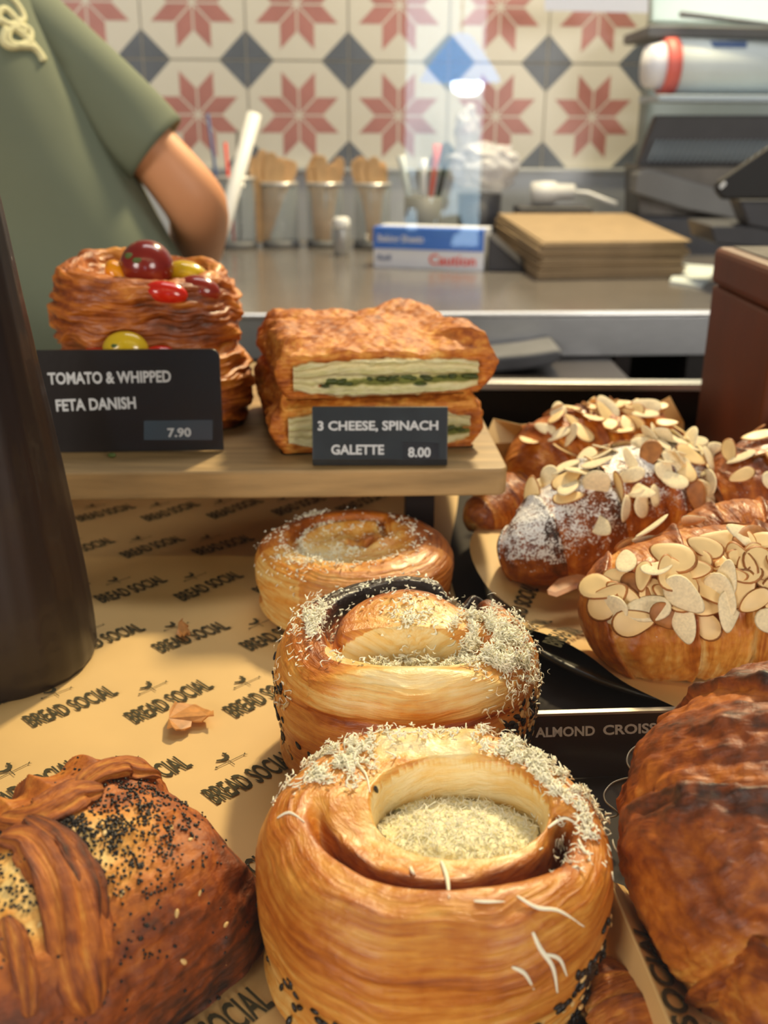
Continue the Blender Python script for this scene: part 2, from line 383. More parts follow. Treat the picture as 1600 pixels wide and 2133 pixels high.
def make_croissant(name, label, pts, rad, seed, tb=.5, segs=7, hs=.9, zbase=None, m='croissant', group=None, sugar=None, cat='pastry', ts=.0, shear=.25, step=.06, lump=.07, blis=.04):
    """pts: centre line in the world; rad: radius at each"""
    pts = np.array(pts); n = len(pts); ks = np.linspace(0, 1, n)
    nu, nv = 200, 300
    t = np.linspace(0, 1, nv)[None]; a = np.linspace(0, 2*np.pi, nu, endpoint=False)[:, None]
    C = interp(ks, pts, t[0]); T = np.gradient(C, axis=0); T /= np.linalg.norm(T, axis=1, keepdims=True)
    S = np.cross(T, [0, 0, 1.]); S /= np.linalg.norm(S, axis=1, keepdims=True); U = np.cross(S, T)
    r = interp(ks, rad, t[0])[None]*np.sqrt(np.clip(1-np.abs(2*t-1)**14, 0, 1))
    q = (t-.5)*segs + shear*np.sin(a); aq = np.abs(q)+.5; fr = aq-np.floor(aq)
    stp = step*(.5-fr)+.03*np.exp(-((fr-.04)/.06)**2)
    ca = np.cos(a); cc = xyz(np.cos(a)*1.1+0*t, np.sin(a)*1.1+0*t, t*7+0*a)
    big = fbm(cc, 1, 3, seed); st = fbm(xyz(np.cos(a)*1.3+0*t, np.sin(a)*1.3+0*t, t*70+big*2), 1, 3, seed+3)
    bl = fbm(xyz(np.cos(a)*4+0*t, np.sin(a)*4+0*t, t*22+0*a), 1, 3, seed+6)
    rr = r*(1+stp+lump*big+.016*st+blis*np.maximum(bl, -.1)+.3*blis*fbm(xyz(np.cos(a)*9+0*t, np.sin(a)*9+0*t, t*50+0*a), 1, 3, seed+8))
    P = C[None]+S[None]*(np.sin(a)*rr)[..., None]+U[None]*(np.maximum(-ca, -.8)*rr*hs)[..., None]
    if zbase is not None: P[..., 2] = np.maximum(P[..., 2], zbase)
    root = thing(name, (C[nv//2][0], C[nv//2][1], P[..., 2].min()), label, cat, group)
    up = np.clip(-ca, -1, 1)
    tt = tb+.16*up+.14*(np.exp(-((fr-.08)/.10)**2)-np.exp(-((fr-.90)/.08)**2))+.10*big+.06*st+ts*t-.12*np.exp(-((fr-.97)/.03)**2)
    flow = xyz(np.cos(a)*1.7+0*t, np.sin(a)*1.7+0*t, t*48+big*2)
    Nn = grid_normals(P); out = P-C[None]; sg = np.sign((Nn*out).sum(-1, keepdims=True)); Nn = Nn*np.where(sg == 0, 1, sg)
    at = {'toast': tt, 'flow': flow}
    at['sugar'] = sugar(P, Nn, t+0*a) if sugar else np.zeros_like(tt)
    grid_obj('dough', P, M[m], root, cu=True, attrs=at, caps=True)
    return root, P, Nn, t+0*a

FL = []
def flake_meshes():
    if FL: return FL
    for k in range(6):
        rng = np.random.default_rng(k+40); n = 22; mb = MB(); V = []; F = []; MI = []
        ln = rng.uniform(.0078, .0094); wd = ln*rng.uniform(.50, .62); th = .00045; bend = rng.uniform(-.25, .35)/.01
        for lay, (sc, z) in enumerate([(.0, th), (.55, th), (.90, th*.95), (1., .0), (.90, -th*.95), (.0, -th)]):
            for i in range(n):
                a = 2*math.pi*i/n; x = math.cos(a)*ln*sc; y = math.sin(a)*wd*sc*(1-.28*math.cos(a))
                y *= 1+.05*math.sin(3*a+k); V.append((x, y, z+bend*(x*x-ln*ln*.3)*.35+bend*.15*y*y))
        for l in range(5):
            for i in range(n): F.append((l*n+i, l*n+(i+1) % n, (l+1)*n+(i+1) % n, (l+1)*n+i)); MI.append(1 if l in (2, 3) else 0)
        me = bpy.data.meshes.new('flake'); me.from_pydata(V, [], F); me.materials.append(M['flake']); me.materials.append(M['flake_skin'])
        me.polygons.foreach_set('material_index', MI); me.polygons.foreach_set('use_smooth', [True]*len(F)); me.update()
        bm = bmesh.new(); bm.from_mesh(me); bmesh.ops.remove_doubles(bm, verts=bm.verts, dist=1e-7); bm.to_mesh(me); bm.free()
        md = me.copy(); md.materials.clear(); md.materials.append(M['flake_dusted']); md.materials.append(M['flake'])
        mk = me.copy(); mk.materials.clear(); mk.materials.append(M['flake_skin']); mk.materials.append(M['flake_skin'])
        FL.append((me, md, mk))
    return FL
def flakes(P, Nn, wgt, n, parent, seed, dusted=.3, tilt=.35, sc=1., lift=.0022):
    rng = np.random.default_rng(seed); w_ = wgt.ravel().clip(0); w_ = w_/w_.sum(); fm = flake_meshes()
    base = np.array(parent.location); done = []
    tries = 0
    while len(done) < n and tries < n*40:
        tries += 1; i = rng.choice(len(w_), p=w_); p = P.reshape(-1, 3)[i]
        if any(np.linalg.norm(p-d) < .0052*sc for d in done) and rng.random() < .93: continue
        done.append(p); q = Nn.reshape(-1, 3)[i]+rng.normal(size=3)*tilt; q /= np.linalg.norm(q)
        z = Vector(q); x = Vector(rng.normal(size=3)); x = (x-z*x.dot(z)).normalized(); y = z.cross(x); s = sc*rng.uniform(.8, 1.15)
        pp = p-base+Nn.reshape(-1, 3)[i]*(.0008+lift*rng.random())
        Mx = Matrix(((x[0]*s, y[0]*s, z[0]*s, pp[0]), (x[1]*s, y[1]*s, z[1]*s, pp[1]), (x[2]*s, y[2]*s, z[2]*s, pp[2]), (0, 0, 0, 1)))
        u = rng.random(); me = fm[rng.integers(6)][1 if u < dusted else (2 if u > .965 else 0)]
        o = bpy.data.objects.new('almond_flake', me); COL.objects.link(o); o.parent = parent; o.matrix_local = Mx

def lump_grid(outline, prof, c, rot, seed, disp, nu=420, nv=150):
    """closed lump: outline(theta)->radius; prof: list (scale, z) from bottom centre to top centre"""
    th = np.linspace(0, 2*np.pi, nu, endpoint=False)[:, None]; s = np.linspace(0, 1, nv)[None]
    ks = [p[0] for p in prof]; k = interp(ks, [p[1] for p in prof], s); z = interp(ks, [p[2] for p in prof], s)
    R = outline(th)*k; X = R*np.cos(th+rot); Y = R*np.sin(th+rot); Z = z+0*th
    P = np.stack([X, Y, Z], -1); Nn = grid_normals(P); out = P-np.array([0, 0, Z.max()/2]); sg = np.sign((Nn*out).sum(-1, keepdims=True)); Nn *= np.where(sg == 0, 1, sg)
    d = disp(P, Nn, th+0*s, s+0*th)
    P = P+Nn*d[..., None]; P[..., 2] = np.maximum(P[..., 2], 0)
    P = P+np.array(c); Nn = grid_normals(P); out = P-np.array(c)-np.array([0, 0, Z.max()/2]); sg = np.sign((Nn*out).sum(-1, keepdims=True)); Nn *= np.where(sg == 0, 1, sg)
    return P, Nn, th+0*s, s+0*th, Z, d
def superell(a, b, n): return lambda th: 1/(np.abs(np.cos(th)/a)**n+np.abs(np.sin(th)/b)**n)**(1/n)
#SECTIONS
# ------------------------------------------------------------------ the setting
PSI = math.radians(5.09); EW = np.array([math.cos(PSI), math.sin(PSI), 0]); NW = np.array([math.sin(PSI), -math.cos(PSI), 0])
W0 = np.array([-.5731, 2.121, 0])
def Wp(u, z, d=0.): return W0+EW*u+NW*d+np.array([0, 0, z])
def plate_w(mb, pts, d, th, mi=0):            # polygon (u, z) on the wall plane, d in front of it, th thick
    mb.prism([Wp(u, z, d) for u, z in pts], -NW*th, mi)
mb = MB(); T = .2
ZS = CZ+.2205
cream, star, grey_, grout, pink = 0, 1, 2, 3, 4
TI = (-4, 6); TJ = (-2, 2)
u0, u1 = (TI[0]-.5)*T, (TI[1]-.5)*T; zb, zt = ZS-(TJ[1]-.5)*T, ZS-(TJ[0]-.5)*T
plate_w(mb, [(u0, zb), (u1, zb), (u1, zt), (u0, zt)], 0, .03, grout)
def flat(pts, d, mi):
    mb.add([Wp(u, z, d) for u, z in pts], [tuple(range(len(pts)))], mi)
h = T/2-.0016; rho = .47*h/ .92*1.0
for i in range(*TI):
    for j in range(*TJ):
        cu_, cz_ = i*T, ZS-j*T
        plate_w(mb, [(cu_-h, cz_-h), (cu_+h, cz_-h), (cu_+h, cz_+h), (cu_-h, cz_+h)], .002, .002, cream)
        for sx in (-1, 1):
            for sz in (-1, 1):
                g = .262*T-.0016
                flat([(cu_+sx*h, cz_+sz*h), (cu_+sx*(h-g), cz_+sz*h), (cu_+sx*h, cz_+sz*(h-g))], .0022, grey_)
        for k in range(8):
            a0 = k*math.pi/4; a1 = a0+math.pi/4; R_ = .0492
            A = np.array([math.cos(a0), math.sin(a0)])*R_; B = np.array([math.cos(a1), math.sin(a1)])*R_
            ctr = (A+B)/2; q = [np.zeros(2), A, A+B, B]
            q = [ctr+(v-ctr)*np.array([.90, .90]) for v in q]
            flat([(cu_+v[0], cz_+v[1]) for v in q], .0022, star)
o = mb.build('wall_back', [mat('tile_cream', 'ccc8bb', .35), mat('tile_rose', 'ab756e', .35, var=.1, vs=14), mat('tile_slate', '5d636c', .35, var=.1, vs=20), mat('tile_grout', '9c978b', .8), mat('x', 'ffffff')], fix=False)
tag(o, 'patterned cement tile wall with rose eight point stars and slate diamonds', None, None, 'structure')
def struct(o): o['kind'] = 'structure'; return o
ue = u1+.012
mb = MB(); plate_w(mb, [(u1, WC-.1), (ue, WC-.1), (ue, 2.3), (u1, 2.3)], .012, .05); struct(mb.build('trim_1', M['trim']))
mb = MB(); plate_w(mb, [(ue, 0), (3, 0), (3, 2.6), (ue, 2.6)], -.02, .05); struct(mb.build('wall_right', M['bluegrey']))
mb = MB(); plate_w(mb, [(u0, 0), (ue, 0), (ue, zb), (u0, zb)], -.005, .03); plate_w(mb, [(u0, zt), (ue, zt), (ue, 2.6), (u0, 2.6)], -.0, .03); struct(mb.build('wall_left', M['wall']))
mb = MB().box(-3, 3, -3.2, 3, -.05, 0); struct(mb.build('floor', M['floor']))
# shop front behind the camera; pane, plant and lamp added for glass reflections
mb = MB()
wx0, wx1, wz0, wz1 = .06, .30, CZ-.36, CZ+.42
for b in [(-3, wx0, 0, 2.7), (wx1, 3, 0, 2.7), (wx0, wx1, 0, wz0), (wx0, wx1, wz1, 2.7)]: mb.box(b[0], b[1], -3.3, -3.2, b[2], b[3])
struct(mb.build('wall_front', M['black']))
mg, nt, b = newmat('added_glow_pane'); b.inputs['Base Color'].default_value = (0, 0, 0, 1)
b.inputs['Emission Color'].default_value = (.62, .86, 1, 1); b.inputs['Emission Strength'].default_value = 6
mb = MB().box(wx0, wx1, -3.27, -3.25, wz0, wz1); wn = struct(mb.build('added_window_1', mg))  # unseen glowing pane, sized for the bright patch mirrored in the glass
m_green = mat('leaf_green', '8fae5a', .7)
pl_ = thing('added_plant', (.11, -3.05, 0), 'leafy green potted plant by the added pane, put in to be mirrored in the glass', 'plant')  # plant added only to green the mirrored patch
MB().lathe((.11, -3.05, 0), [(.11, 0), (.14, .3), (.13, .3)], 20).build('pot', M['charcoal'], pl_, True)
rp = random.Random(8); mbp = MB()
for k in range(90):
    a_ = rp.uniform(0, 6.28); z_ = rp.uniform(.35, 1.0); r_ = rp.uniform(0, .10); p_ = np.array([.11+r_*math.cos(a_), -3.05+r_*math.sin(a_), z_]); mbp.ball(p_, rp.uniform(.02, .035), 4, 0, (1, .4, 1.3))
mbp.tube([(.11, -3.05, .28), (.11, -3.05, 1.0)], .01, 6).build('foliage', m_green, pl_, True)
ml, nt, b = newmat('added_lamp_glow'); b.inputs['Emission Color'].default_value = (.08, .42, 1, 1); b.inputs['Emission Strength'].default_value = 9; b.inputs['Base Color'].default_value = (.1, .3, .8, 1)
mb2_, nt, b = newmat('bulb'); b.inputs['Emission Color'].default_value = (.8, .93, 1, 1); b.inputs['Emission Strength'].default_value = 60
la = thing('added_lamp', (.21, -3.0, CZ+.12), 'blue glass pendant lamp with a bright bulb, added to be mirrored in the glass', 'lamp')  # lamp added for the blue and white reflection in the glass
MB().lathe((.21, -3.0, CZ+.12), [(.115, 0), (.10, .03), (.03, .115), (.012, .125)], 28).build('lamp_shade', ml, la, True)
MB().ball((.23, -3.0, CZ+.11), .036, 12, 0, (1.25, 1, .75)).build('bulb', mb2_, la, True)
MB().tube([(.21, -3.0, CZ+.24), (.21, -3.0, 2.7)], .004, 6).build('cord', M['black'], la, True)

# steel upstand and worktop
mb = MB(); plate_w(mb, [(u0, WC), (u1+.01, WC), (u1+.01, zb-.002), (u0, zb-.002)], .02, .02)
plate_w(mb, [(u0, zb-.006), (u1+.01, zb-.006), (u1+.01, zb), (u0, zb)], .026, .026)
tag(mb.build('steel_upstand', mat('upstand_steel', 'b3b8bd', .35, metal=.25, var=.08, vs=8), bevel=.001), 'brushed steel upstand running under the patterned tiles', 'splashback')
A = az(490, 655, ZC); B = az(1455, 648, ZC); D = (B-A)/np.linalg.norm(B-A); A2 = A-D*.75; B2 = B+D*1.0
back = [Wp(u, WC, .02)*np.array([1, 1, 0])+np.array([0, 0, WC]) for u in (-.9, 2.4)]
ct = thing('steel_worktop', (0, 1.7, WC-.045), 'long brushed steel worktop under the patterned tile wall', 'worktop')
MB().prism([A2, B2, back[1], back[0]], (0, 0, -.004)).build('worktop_surface', M['steel_top'], ct, bevel=.001)
f = np.array([D[1], -D[0], 0])*.004
MB().prism([A2+(0, 0, -.006), B2+(0, 0, -.006), B2+(0, 0, -.056), A2+(0, 0, -.056)], f).build('front_edge', M['steel'], ct, bevel=.001)
MB().tube([A2+(0, 0, -.002)+f*.5, B2+(0, 0, -.002)+f*.5], .0035, 10).build('edge_trim', M['bright_steel'], ct)
# cupboard under the worktop, with an open dark shelf
cb = thing('under_counter_cupboard', (0, 1.6, 0), 'dark open cupboard below the steel worktop', 'cupboard')
n2 = np.array([-D[1], D[0], 0])
MB().prism([A2+n2*.06+(0, 0, -.30), B2+n2*.06+(0, 0, -.30), B2+n2*.6+(0, 0, -.30), A2+n2*.6+(0, 0, -.30)], (0, 0, -.02)).build('shelf', M['charcoal'], cb)
MB().prism([A2+n2*.42+(0, 0, -.06), B2+n2*.42+(0, 0, -.06), B2+n2*.42+(0, 0, -.88), A2+n2*.42+(0, 0, -.88)], n2*.02).build('back_panel', M['black'], cb)
q = ay(1440, 720, 1.32); MB().box(q[0], q[0]+.5, 1.33, 1.36, .05, WC-.058).build('door', mat('dark_bronze', '1d1715', .4), cb)
q = az(1268, 760, -.30); MB().box(q[0]-.0, q[0]+.02, 1.3, 1.32, WC-.33, WC-.06).build('post', M['black_metal'], cb)
# folded grey cloth hanging in the gap
p = [ay(x, y, 1.18) for x, y in ((1020, 745), (1100, 738), (1168, 728), (1175, 742), (1150, 762), (1085, 772), (1015, 778))]
tw = MB().prism(p, (0, .10, 0)).build('cloth', mat('grey_cloth', '6b6c70', .9, var=.2, vs=20, bump=.4, bs=40), None, smooth=False, bevel=.006)
tag(tw, 'crumpled grey cloth tucked under the edge of the steel worktop', 'cloth')
zz = min(v[2] for v in p)
MB().box(p[0][0]-.1, p[2][0]+.08, 1.16, 1.34, zz-.012, zz-.001).build('runner', M['black_metal'], cb)

# ------------------------------------------------------------------ things along the back of the worktop
def canister(px, py, r, hh, label, m='clear', grp='canisters on the steel worktop'):
    p = az(px, py, ZC); c = (p[0], p[1]+r, WC)
    t = thing('canister', c, label, 'canister', grp)
    MB().lathe(c, [(r*.96, .0), (r, .004), (r, hh), (r*.95, hh), (r*.95, .006)], 28).build('body', M[m], t, smooth=True)
    MB().lathe(c, [(r*1.02, hh-.006), (r*1.06, hh-.003), (r*1.02, hh), (r*.96, hh)], 28).build('rim', M['bright_steel'], t, smooth=True)
    MB().lathe(c, [(r*1.01, .0), (r*1.03, .008), (r*1.0, .012)], 28).build('base', M['grey'], t, smooth=True)
    return np.array(c), t
def cutlery(c, hh, n, seed, label, grp, lean):
    rng = random.Random(seed)
    for k in range(n):
        a = rng.uniform(0, 6.28); rr = rng.uniform(.004, .020); b0 = np.array([c[0]+rr*math.cos(a)*.6-lean*.22, c[1]+rr*math.sin(a)*.5, c[2]+.008])
        d = np.array([lean+rng.uniform(-.12, .12)+math.cos(a)*.12, math.sin(a)*.08, 1.]); d /= np.linalg.norm(d)
        L = hh*rng.uniform(.9, 1.04); s = np.cross(d, [0, 1, 0]); s /= np.linalg.norm(s); nn = np.cross(d, s)
        w_ = [(0, .0045), (.35, .0045), (.62, .0050), (.72, .0095), (.85, .0125), (.95, .0105), (1, .0055)]
        pts = [b0+d*L*t+s*ww for t, ww in w_]+[b0+d*L*t-s*ww for t, ww in w_[::-1]]
        o = MB().prism(pts, nn*.0022).build('wooden_spoon', M['lwood'], None, bevel=.0006)
        tag(o, label, 'cutlery', grp)
c1, t1 = canister(492, 520, .036, .13, 'steel canister of straws beside the person\'s elbow', 'clear')
c2, _ = canister(582, 518, .035, .12, 'clear canister of wooden spoons leaning right, left of three spoon canisters')
cutlery(c2, .168, 11, 1, 'pale wooden spoon in the canister nearest the white tube', 'spoons in the left canister', .17)
c3, _ = canister(676, 518, .035, .12, 'clear canister with a fanned bunch of wooden spoons behind the salt shaker')
cutlery(c3, .155, 12, 2, 'pale wooden spoon in the fanned bunch behind the salt shaker', 'spoons in the middle canister', .02)
c4, _ = canister(775, 520, .035, .12, 'clear canister of wooden spoons behind the left end of the blue box')
cutlery(c4, .155, 10, 3, 'pale wooden spoon in the canister behind the blue and white box', 'spoons in the right canister', -.02)
# straws
for k, (dx, L, m, lab) in enumerate([(-.018, .24, 'navy', 'thin dark stirrer leaning in the straw canister'), (.0, .19, 'redink', 'thin red straw leaning in the straw canister'), (.012, .21, 'charcoal', 'dark grey straw leaning in the straw canister')]):
    o = MB().tube([c1+(dx-.008, 0, .007), c1+(dx-.03+k*.012, .012, L)], .003, 8).build('straw', M[m], None, smooth=True); tag(o, lab, 'straw')
# long white tube
p0 = ay(466, 470, 1.80); p1 = ay(530, 238, 1.86); p00 = np.array([p0[0]-.02, 1.79, WC+.013])
o = MB().tube([p00, p0, p1], .0125, 16).build('white_tube', M['white'], None, smooth=True); tag(o, 'long slim white tube leaning up in front of the tiles', 'tube')
q_ = ay(346, 250, 1.90); o = MB().tube([ay(326, 208, 1.90), q_, (q_[0]+.045, 1.90, WC+.0015)], .0045, 8).build('steel_rod', M['bright_steel'], None, smooth=True); tag(o, 'thin steel rod standing behind the bent arm, before the tiles', 'rod')
# shaker
p = az(712, 532, ZC); t = thing('salt_shaker', p, 'small steel shaker with a white cap in front of the spoon canisters', 'shaker')
MB().lathe(p, [(.013, 0), (.0145, .004), (.0145, .045), (.013, .048)], 24).build('body', M['steel'], t, True)
MB().lathe(p+(0, 0, .048), [(.0145, 0), (.0155, .003), (.0155, .014), (.011, .019)], 24).build('cap', M['white'], t, True)
# blue and white box
q0 = az(778, 556, ZC); q1 = az(1006, 565, ZC); ex = (q1-q0)/np.linalg.norm(q1-q0); ey = np.array([-ex[1], ex[0], 0]); HB = .064
bx = thing('carton', (q0+q1)/2, 'low blue and white carton lying on the steel worktop', 'box')
MB().prism([q0, q1, q1+ey*.075, q0+ey*.075], (0, 0, HB)).build('box_body', M['card'], bx, bevel=.001)
e = -ey*.0006
MB().prism([q0+(0, 0, HB*.48)+e, q1+(0, 0, HB*.48)+e, q1+(0, 0, HB)+e, q0+(0, 0, HB)+e], -ey*.0006).build('blue_band', M['blue'], bx)
MB().prism([q0+(0, 0, HB)+e, q1+(0, 0, HB)+e, q1+(0, 0, HB)+ey*.03, q0+(0, 0, HB)+ey*.03], (0, 0, .0006)).build('blue_band', M['blue'], bx)
text_on('lettering', 'Baking Sheets', q0+ex*.008+(0, 0, HB*.66)+e*3, q0+ex*.085+(0, 0, HB*.66)+e*3, .011, M['card'], bx)
text_on('lettering', 'Caution', q0+ex*.095+(0, 0, HB*.12)+e*2, q1-ex*.012+(0, 0, HB*.12)+e*2, .017, M['redink'], bx)
text_on('lettering', 'Roll', q0+ex*.008+(0, 0, HB*.2)+e*2, q0+ex*.03+(0, 0, HB*.2)+e*2, .008, M['navy'], bx)
# dark wedge shaped dispenser beside the box
g0 = q1+ex*.006; MBw = MB().prism([g0, g0+ex*.062+ey*.01, g0+ex*.055+ey*.0+(0, 0, .014), g0+(0, 0, .058)], ey*.05)
tag(MBw.build('tape_dispenser', M['charcoal'], None, bevel=.003), 'dark wedge shaped dispenser at the right end of the blue carton', 'dispenser')
# crumpled film bag
def blob(name, c, sc, seed, m, amp=.25, fr=3, parent=None, n=40):
    a = np.linspace(0, 2*np.pi, n*2, endpoint=False)[:, None]; b = np.linspace(.02, np.pi-.02, n)[None]
    D_ = xyz(np.sin(b)*np.cos(a), np.sin(b)*np.sin(a), np.cos(b)+0*a); k = 1+amp*fbm(D_*fr, 1, 3, seed)+amp*.8*np.abs(fbm(D_*fr*2, 1, 2, seed+4))
    P = np.array(c)+D_*k[..., None]*np.array(sc); return grid_obj(name, P, m, parent, cu=True, caps=True)
p = az(1000, 530, ZC); pc = ay(1000, 392, p[1]+.12)
t = thing('canister', (pc[0], p[1]+.12, WC), 'dark canister under the crumpled clear bag behind the blue carton', 'canister', 'canisters on the steel worktop')
MB().lathe((pc[0], p[1]+.12, WC), [(.036, 0), (.04, .005), (.042, .10), (.038, .10)], 24).build('body', M['charcoal'], t, True)
zb_ = WC+.10+.048
o = blob('plastic_bag', (pc[0]+.005, p[1]+.12, zb_), (.066, .045, .040), 7, M['film'], .28, 2.4)
tag(o, 'crumpled clear plastic bag heaped behind the blue carton', 'bag')
o = blob('plastic_bag', (pc[0]-.028, p[1]+.13, zb_+.06), (.022, .022, .045), 9, M['film'], .28, 2.4)
tag(o, 'thin upright wisp of clear plastic rising against the tiles', 'bag')
pens = thing('canister', (*ay(880, 500, 1.92)[:2], WC), 'dark canister of pens and slim tools behind the blue carton', 'canister', 'canisters on the steel worktop')
pcn = np.array(pens.location); MB().lathe(pcn, [(.033, 0), (.034, .1), (.031, .1)], 24).build('body', M['grey'], pens, True)
for k, (dx, m, L, lab) in enumerate([(-.035, 'pale', .17, 'white handled tool leaning left behind the blue carton'), (.02, 'red', .19, 'red topped slim tool leaning right behind the blue carton'), (.035, 'charcoal', .17, 'dark slim tool standing behind the blue carton'), (.0, 'white', .165, 'white slim tool standing behind the blue carton')]):
    o = MB().tube([pcn+(dx*.2, .0, .01), pcn+(dx, .0, L*.8), pcn+(dx*1.2, .0, L)], [.0045, .0055, .008], 10).build('hand_tool', M[m], None, True); tag(o, lab, 'tool')
# white plug adaptor and lead
t = thing('power_adaptor', ay(1150, 425, 2.02), 'white plug adaptor with a lead, lying behind the brown paper bags', 'plug')
p0, p1 = ay(1108, 403, 2.03), ay(1196, 400, 2.03)
MB().tube([p0, p0*.7+p1*.3, p0*.45+p1*.55, p0*.4+p1*.6, p1], [.021, .022, .021, .016, .015], 18).build('body', M['white'], t, True)
MB().tube([p1, ay(1225, 402, 2.03), ay(1255, 414, 2.02), ay(1285, 425, 2.01)], .004, 8).build('lead', M['white'], t, True)
hz = min(p0[2], p1[2])-.023-WC
o = MB().box(p0[0]-.03, p1[0]+.03, 1.985, 2.075, WC+.0, WC+hz).build('box', M['charcoal'], None, bevel=.003); tag(o, 'low dark box carrying the white plug adaptor', 'box')

# stack of brown paper bags
rngb = random.Random(4)
F0, F1 = az(1122, 583, ZC), az(1424, 578, ZC); zz = WC+.001
bk0, bk1 = np.array([F0[0]-.03, 1.93, WC]), np.array([F0[0]+.215, 1.95, WC])
for k in range(16):
    th_ = rngb.uniform(.0028, .0042); j = lambda s: np.array([rngb.uniform(-s, s), rngb.uniform(-s, s), 0])
    c_ = [F0+j(.005), F1+j(.006), bk1+j(.004), bk0+j(.004)]
    lift = [0, 0, k*.0009, k*.0009]
    pts = [np.array([p_[0], p_[1], zz+l]) for p_, l in zip(c_, lift)]
    mbb = MB(); mbb.prism(pts, (0, 0, th_*.8)); o = mbb.build('paper_bag', M['bag'], None, bevel=.0008)
    tag(o, 'flat brown paper bag in the stack on the steel worktop' if 0 < k < 15 else 'bottommost flat brown paper bag, lying directly on the steel worktop' if k == 0 else 'topmost flat brown paper bag of the stack on the steel worktop', 'paper bag', 'stacked brown paper bags')
    zz += th_

# ------------------------------------------------------------------ right end: cup sleeve, grill, tablet
def px_prism(name, pts, y, th, m, parent=None, bevel=.003, smooth=False):
    return MB().prism([ay(a, b_, y) for a, b_ in pts], (0, th, 0)).build(name, m, parent, bevel=bevel, smooth=smooth)
yb = 2.06
sh = px_prism('shelf', [(1352, 52), (1900, 62), (1900, 84), (1350, 76)], yb-.12, .2, M['grey']); tag(sh, 'grey shelf edge above the white cup sleeve', 'shelf')
o = px_prism('glass_rack', [(1356, -60), (1720, -60), (1720, 55), (1357, 45)], yb-.02, .03, mat('pale_green_glass', 'c4ded8', .15)); tag(o, 'pale green glass panel standing on the grey shelf', 'panel')
o = px_prism('bracket', [(1420, 22), (1600, 46), (1720, 52), (1720, 66), (1420, 34)], yb-.14, .02, M['trim']); tag(o, 'thin grey bracket across the pale green glass', 'bracket')
o = px_prism('notice', [(1134, -40), (1352, -40), (1350, 27), (1135, 22)], 2.0, .002, M['card'], bevel=0); tag(o, 'white paper notice fixed at the top of the tile wall', 'notice')
cs = thing('cup_sleeve', ay(1500, 215, 1.95), 'long clear sleeve of white cups with a coral red end, lying under the shelf', 'cups')
ce = ay(1352, 138, 1.95); cf = ce+EW*.42; R0 = .047
MB().tube([ce+EW*.045, ce+EW*.10, cf], R0, 28).build('cup_stack', M['pale'], cs, True)
MB().tube([ce+EW*(.02), ce+EW*.0225, ce+EW*.044, ce+EW*.046], [R0*.9, R0*1.0, R0*1.02, R0*.9], 28).build('red_band', M['red'], cs, True)
MB().tube([ce-EW*.006, ce+EW*.022], [R0*.72, R0*.88], 28).build('end_cap', M['card'], cs, True)
qs = [ce+EW*u+np.array([0, 0, R0*s])+NW*(R0*math.sqrt(1-s*s)+.001) for u, s in ((.10, .62), (.16, .62), (.165, .86), (.097, .86))]
MB().add(qs, [(0, 1, 2, 3)]).build('label', M['navy'], cs)
ld = MB().box(ce[0]+.01, ce[0]+.5, 1.90, 2.05, ce[2]-R0-.012, ce[2]-R0-.001).build('shelf', M['bluegrey'], None, bevel=.002); tag(ld, 'pale blue grey ledge carrying the white cup sleeve', 'shelf')
# ribbed contact grill
gr = thing('contact_grill', (*ay(1480, 345, 1.86)[:2], WC), 'dark ribbed contact grill behind the tablet', 'grill')
px_prism('lid', [(1368, 240), (1760, 240), (1760, 346), (1330, 346)], 2.00, .03, M['charcoal'], gr)
for k in range(30):
    x = 1352+k*11.5; a0, a1 = ay(x, 336, 1.994), ay(x+18, 292, 1.999); MB().tube([a0, a1], .0024, 6).build('rib', M['bluegrey'], gr, True)
px_prism('body', [(1330, 346), (1760, 346), (1760, 500), (1330, 500)], 1.99, .12, mat('greasy_steel', '5c5751', .4, metal=.4, var=.35, vs=14), gr)
px_prism('drip_tray', [(1326, 362), (1352, 352), (1600, 425), (1545, 458), (1430, 436), (1322, 402)], 1.93, .05, M['grey'], gr)
px_prism('base', [(1320, 452), (1760, 460), (1760, 560), (1400, 560)], 1.93, .12, M['charcoal'], gr, bevel=.006)
tb_ = thing('tablet', (*ay(1560, 440, 1.45)[:2], WC), 'black tablet on a tilted stand at the right of the worktop', 'tablet')
px_prism('screen', [(1491, 398), (1494, 380), (1640, 280), (1720, 250), (1720, 415), (1505, 416)], 1.42, .012, M['black'], tb_, bevel=.004)
px_prism('button', [(1498, 389), (1510, 377), (1514, 383), (1503, 394)], 1.4185, .001, M['white'], tb_, bevel=.0)
px_prism('stand', [(1540, 416), (1720, 416), (1720, 500), (1560, 470)], 1.45, .05, M['charcoal'], tb_)
px_prism('base', [(1480, 470), (1720, 470), (1720, 530), (1490, 508)], 1.46, .12, M['charcoal'], tb_)
e0 = az(1380, 588, ZC); o = MB().prism([az(1395, 590, ZC), az(1462, 600, ZC), az(1500, 560, ZC), az(1408, 553, ZC)], (0, 0, .004)).build('glass_dish', M['pale'], None, bevel=.001); tag(o, 'pale glass dish on the worktop beside the reddish brown box', 'dish')
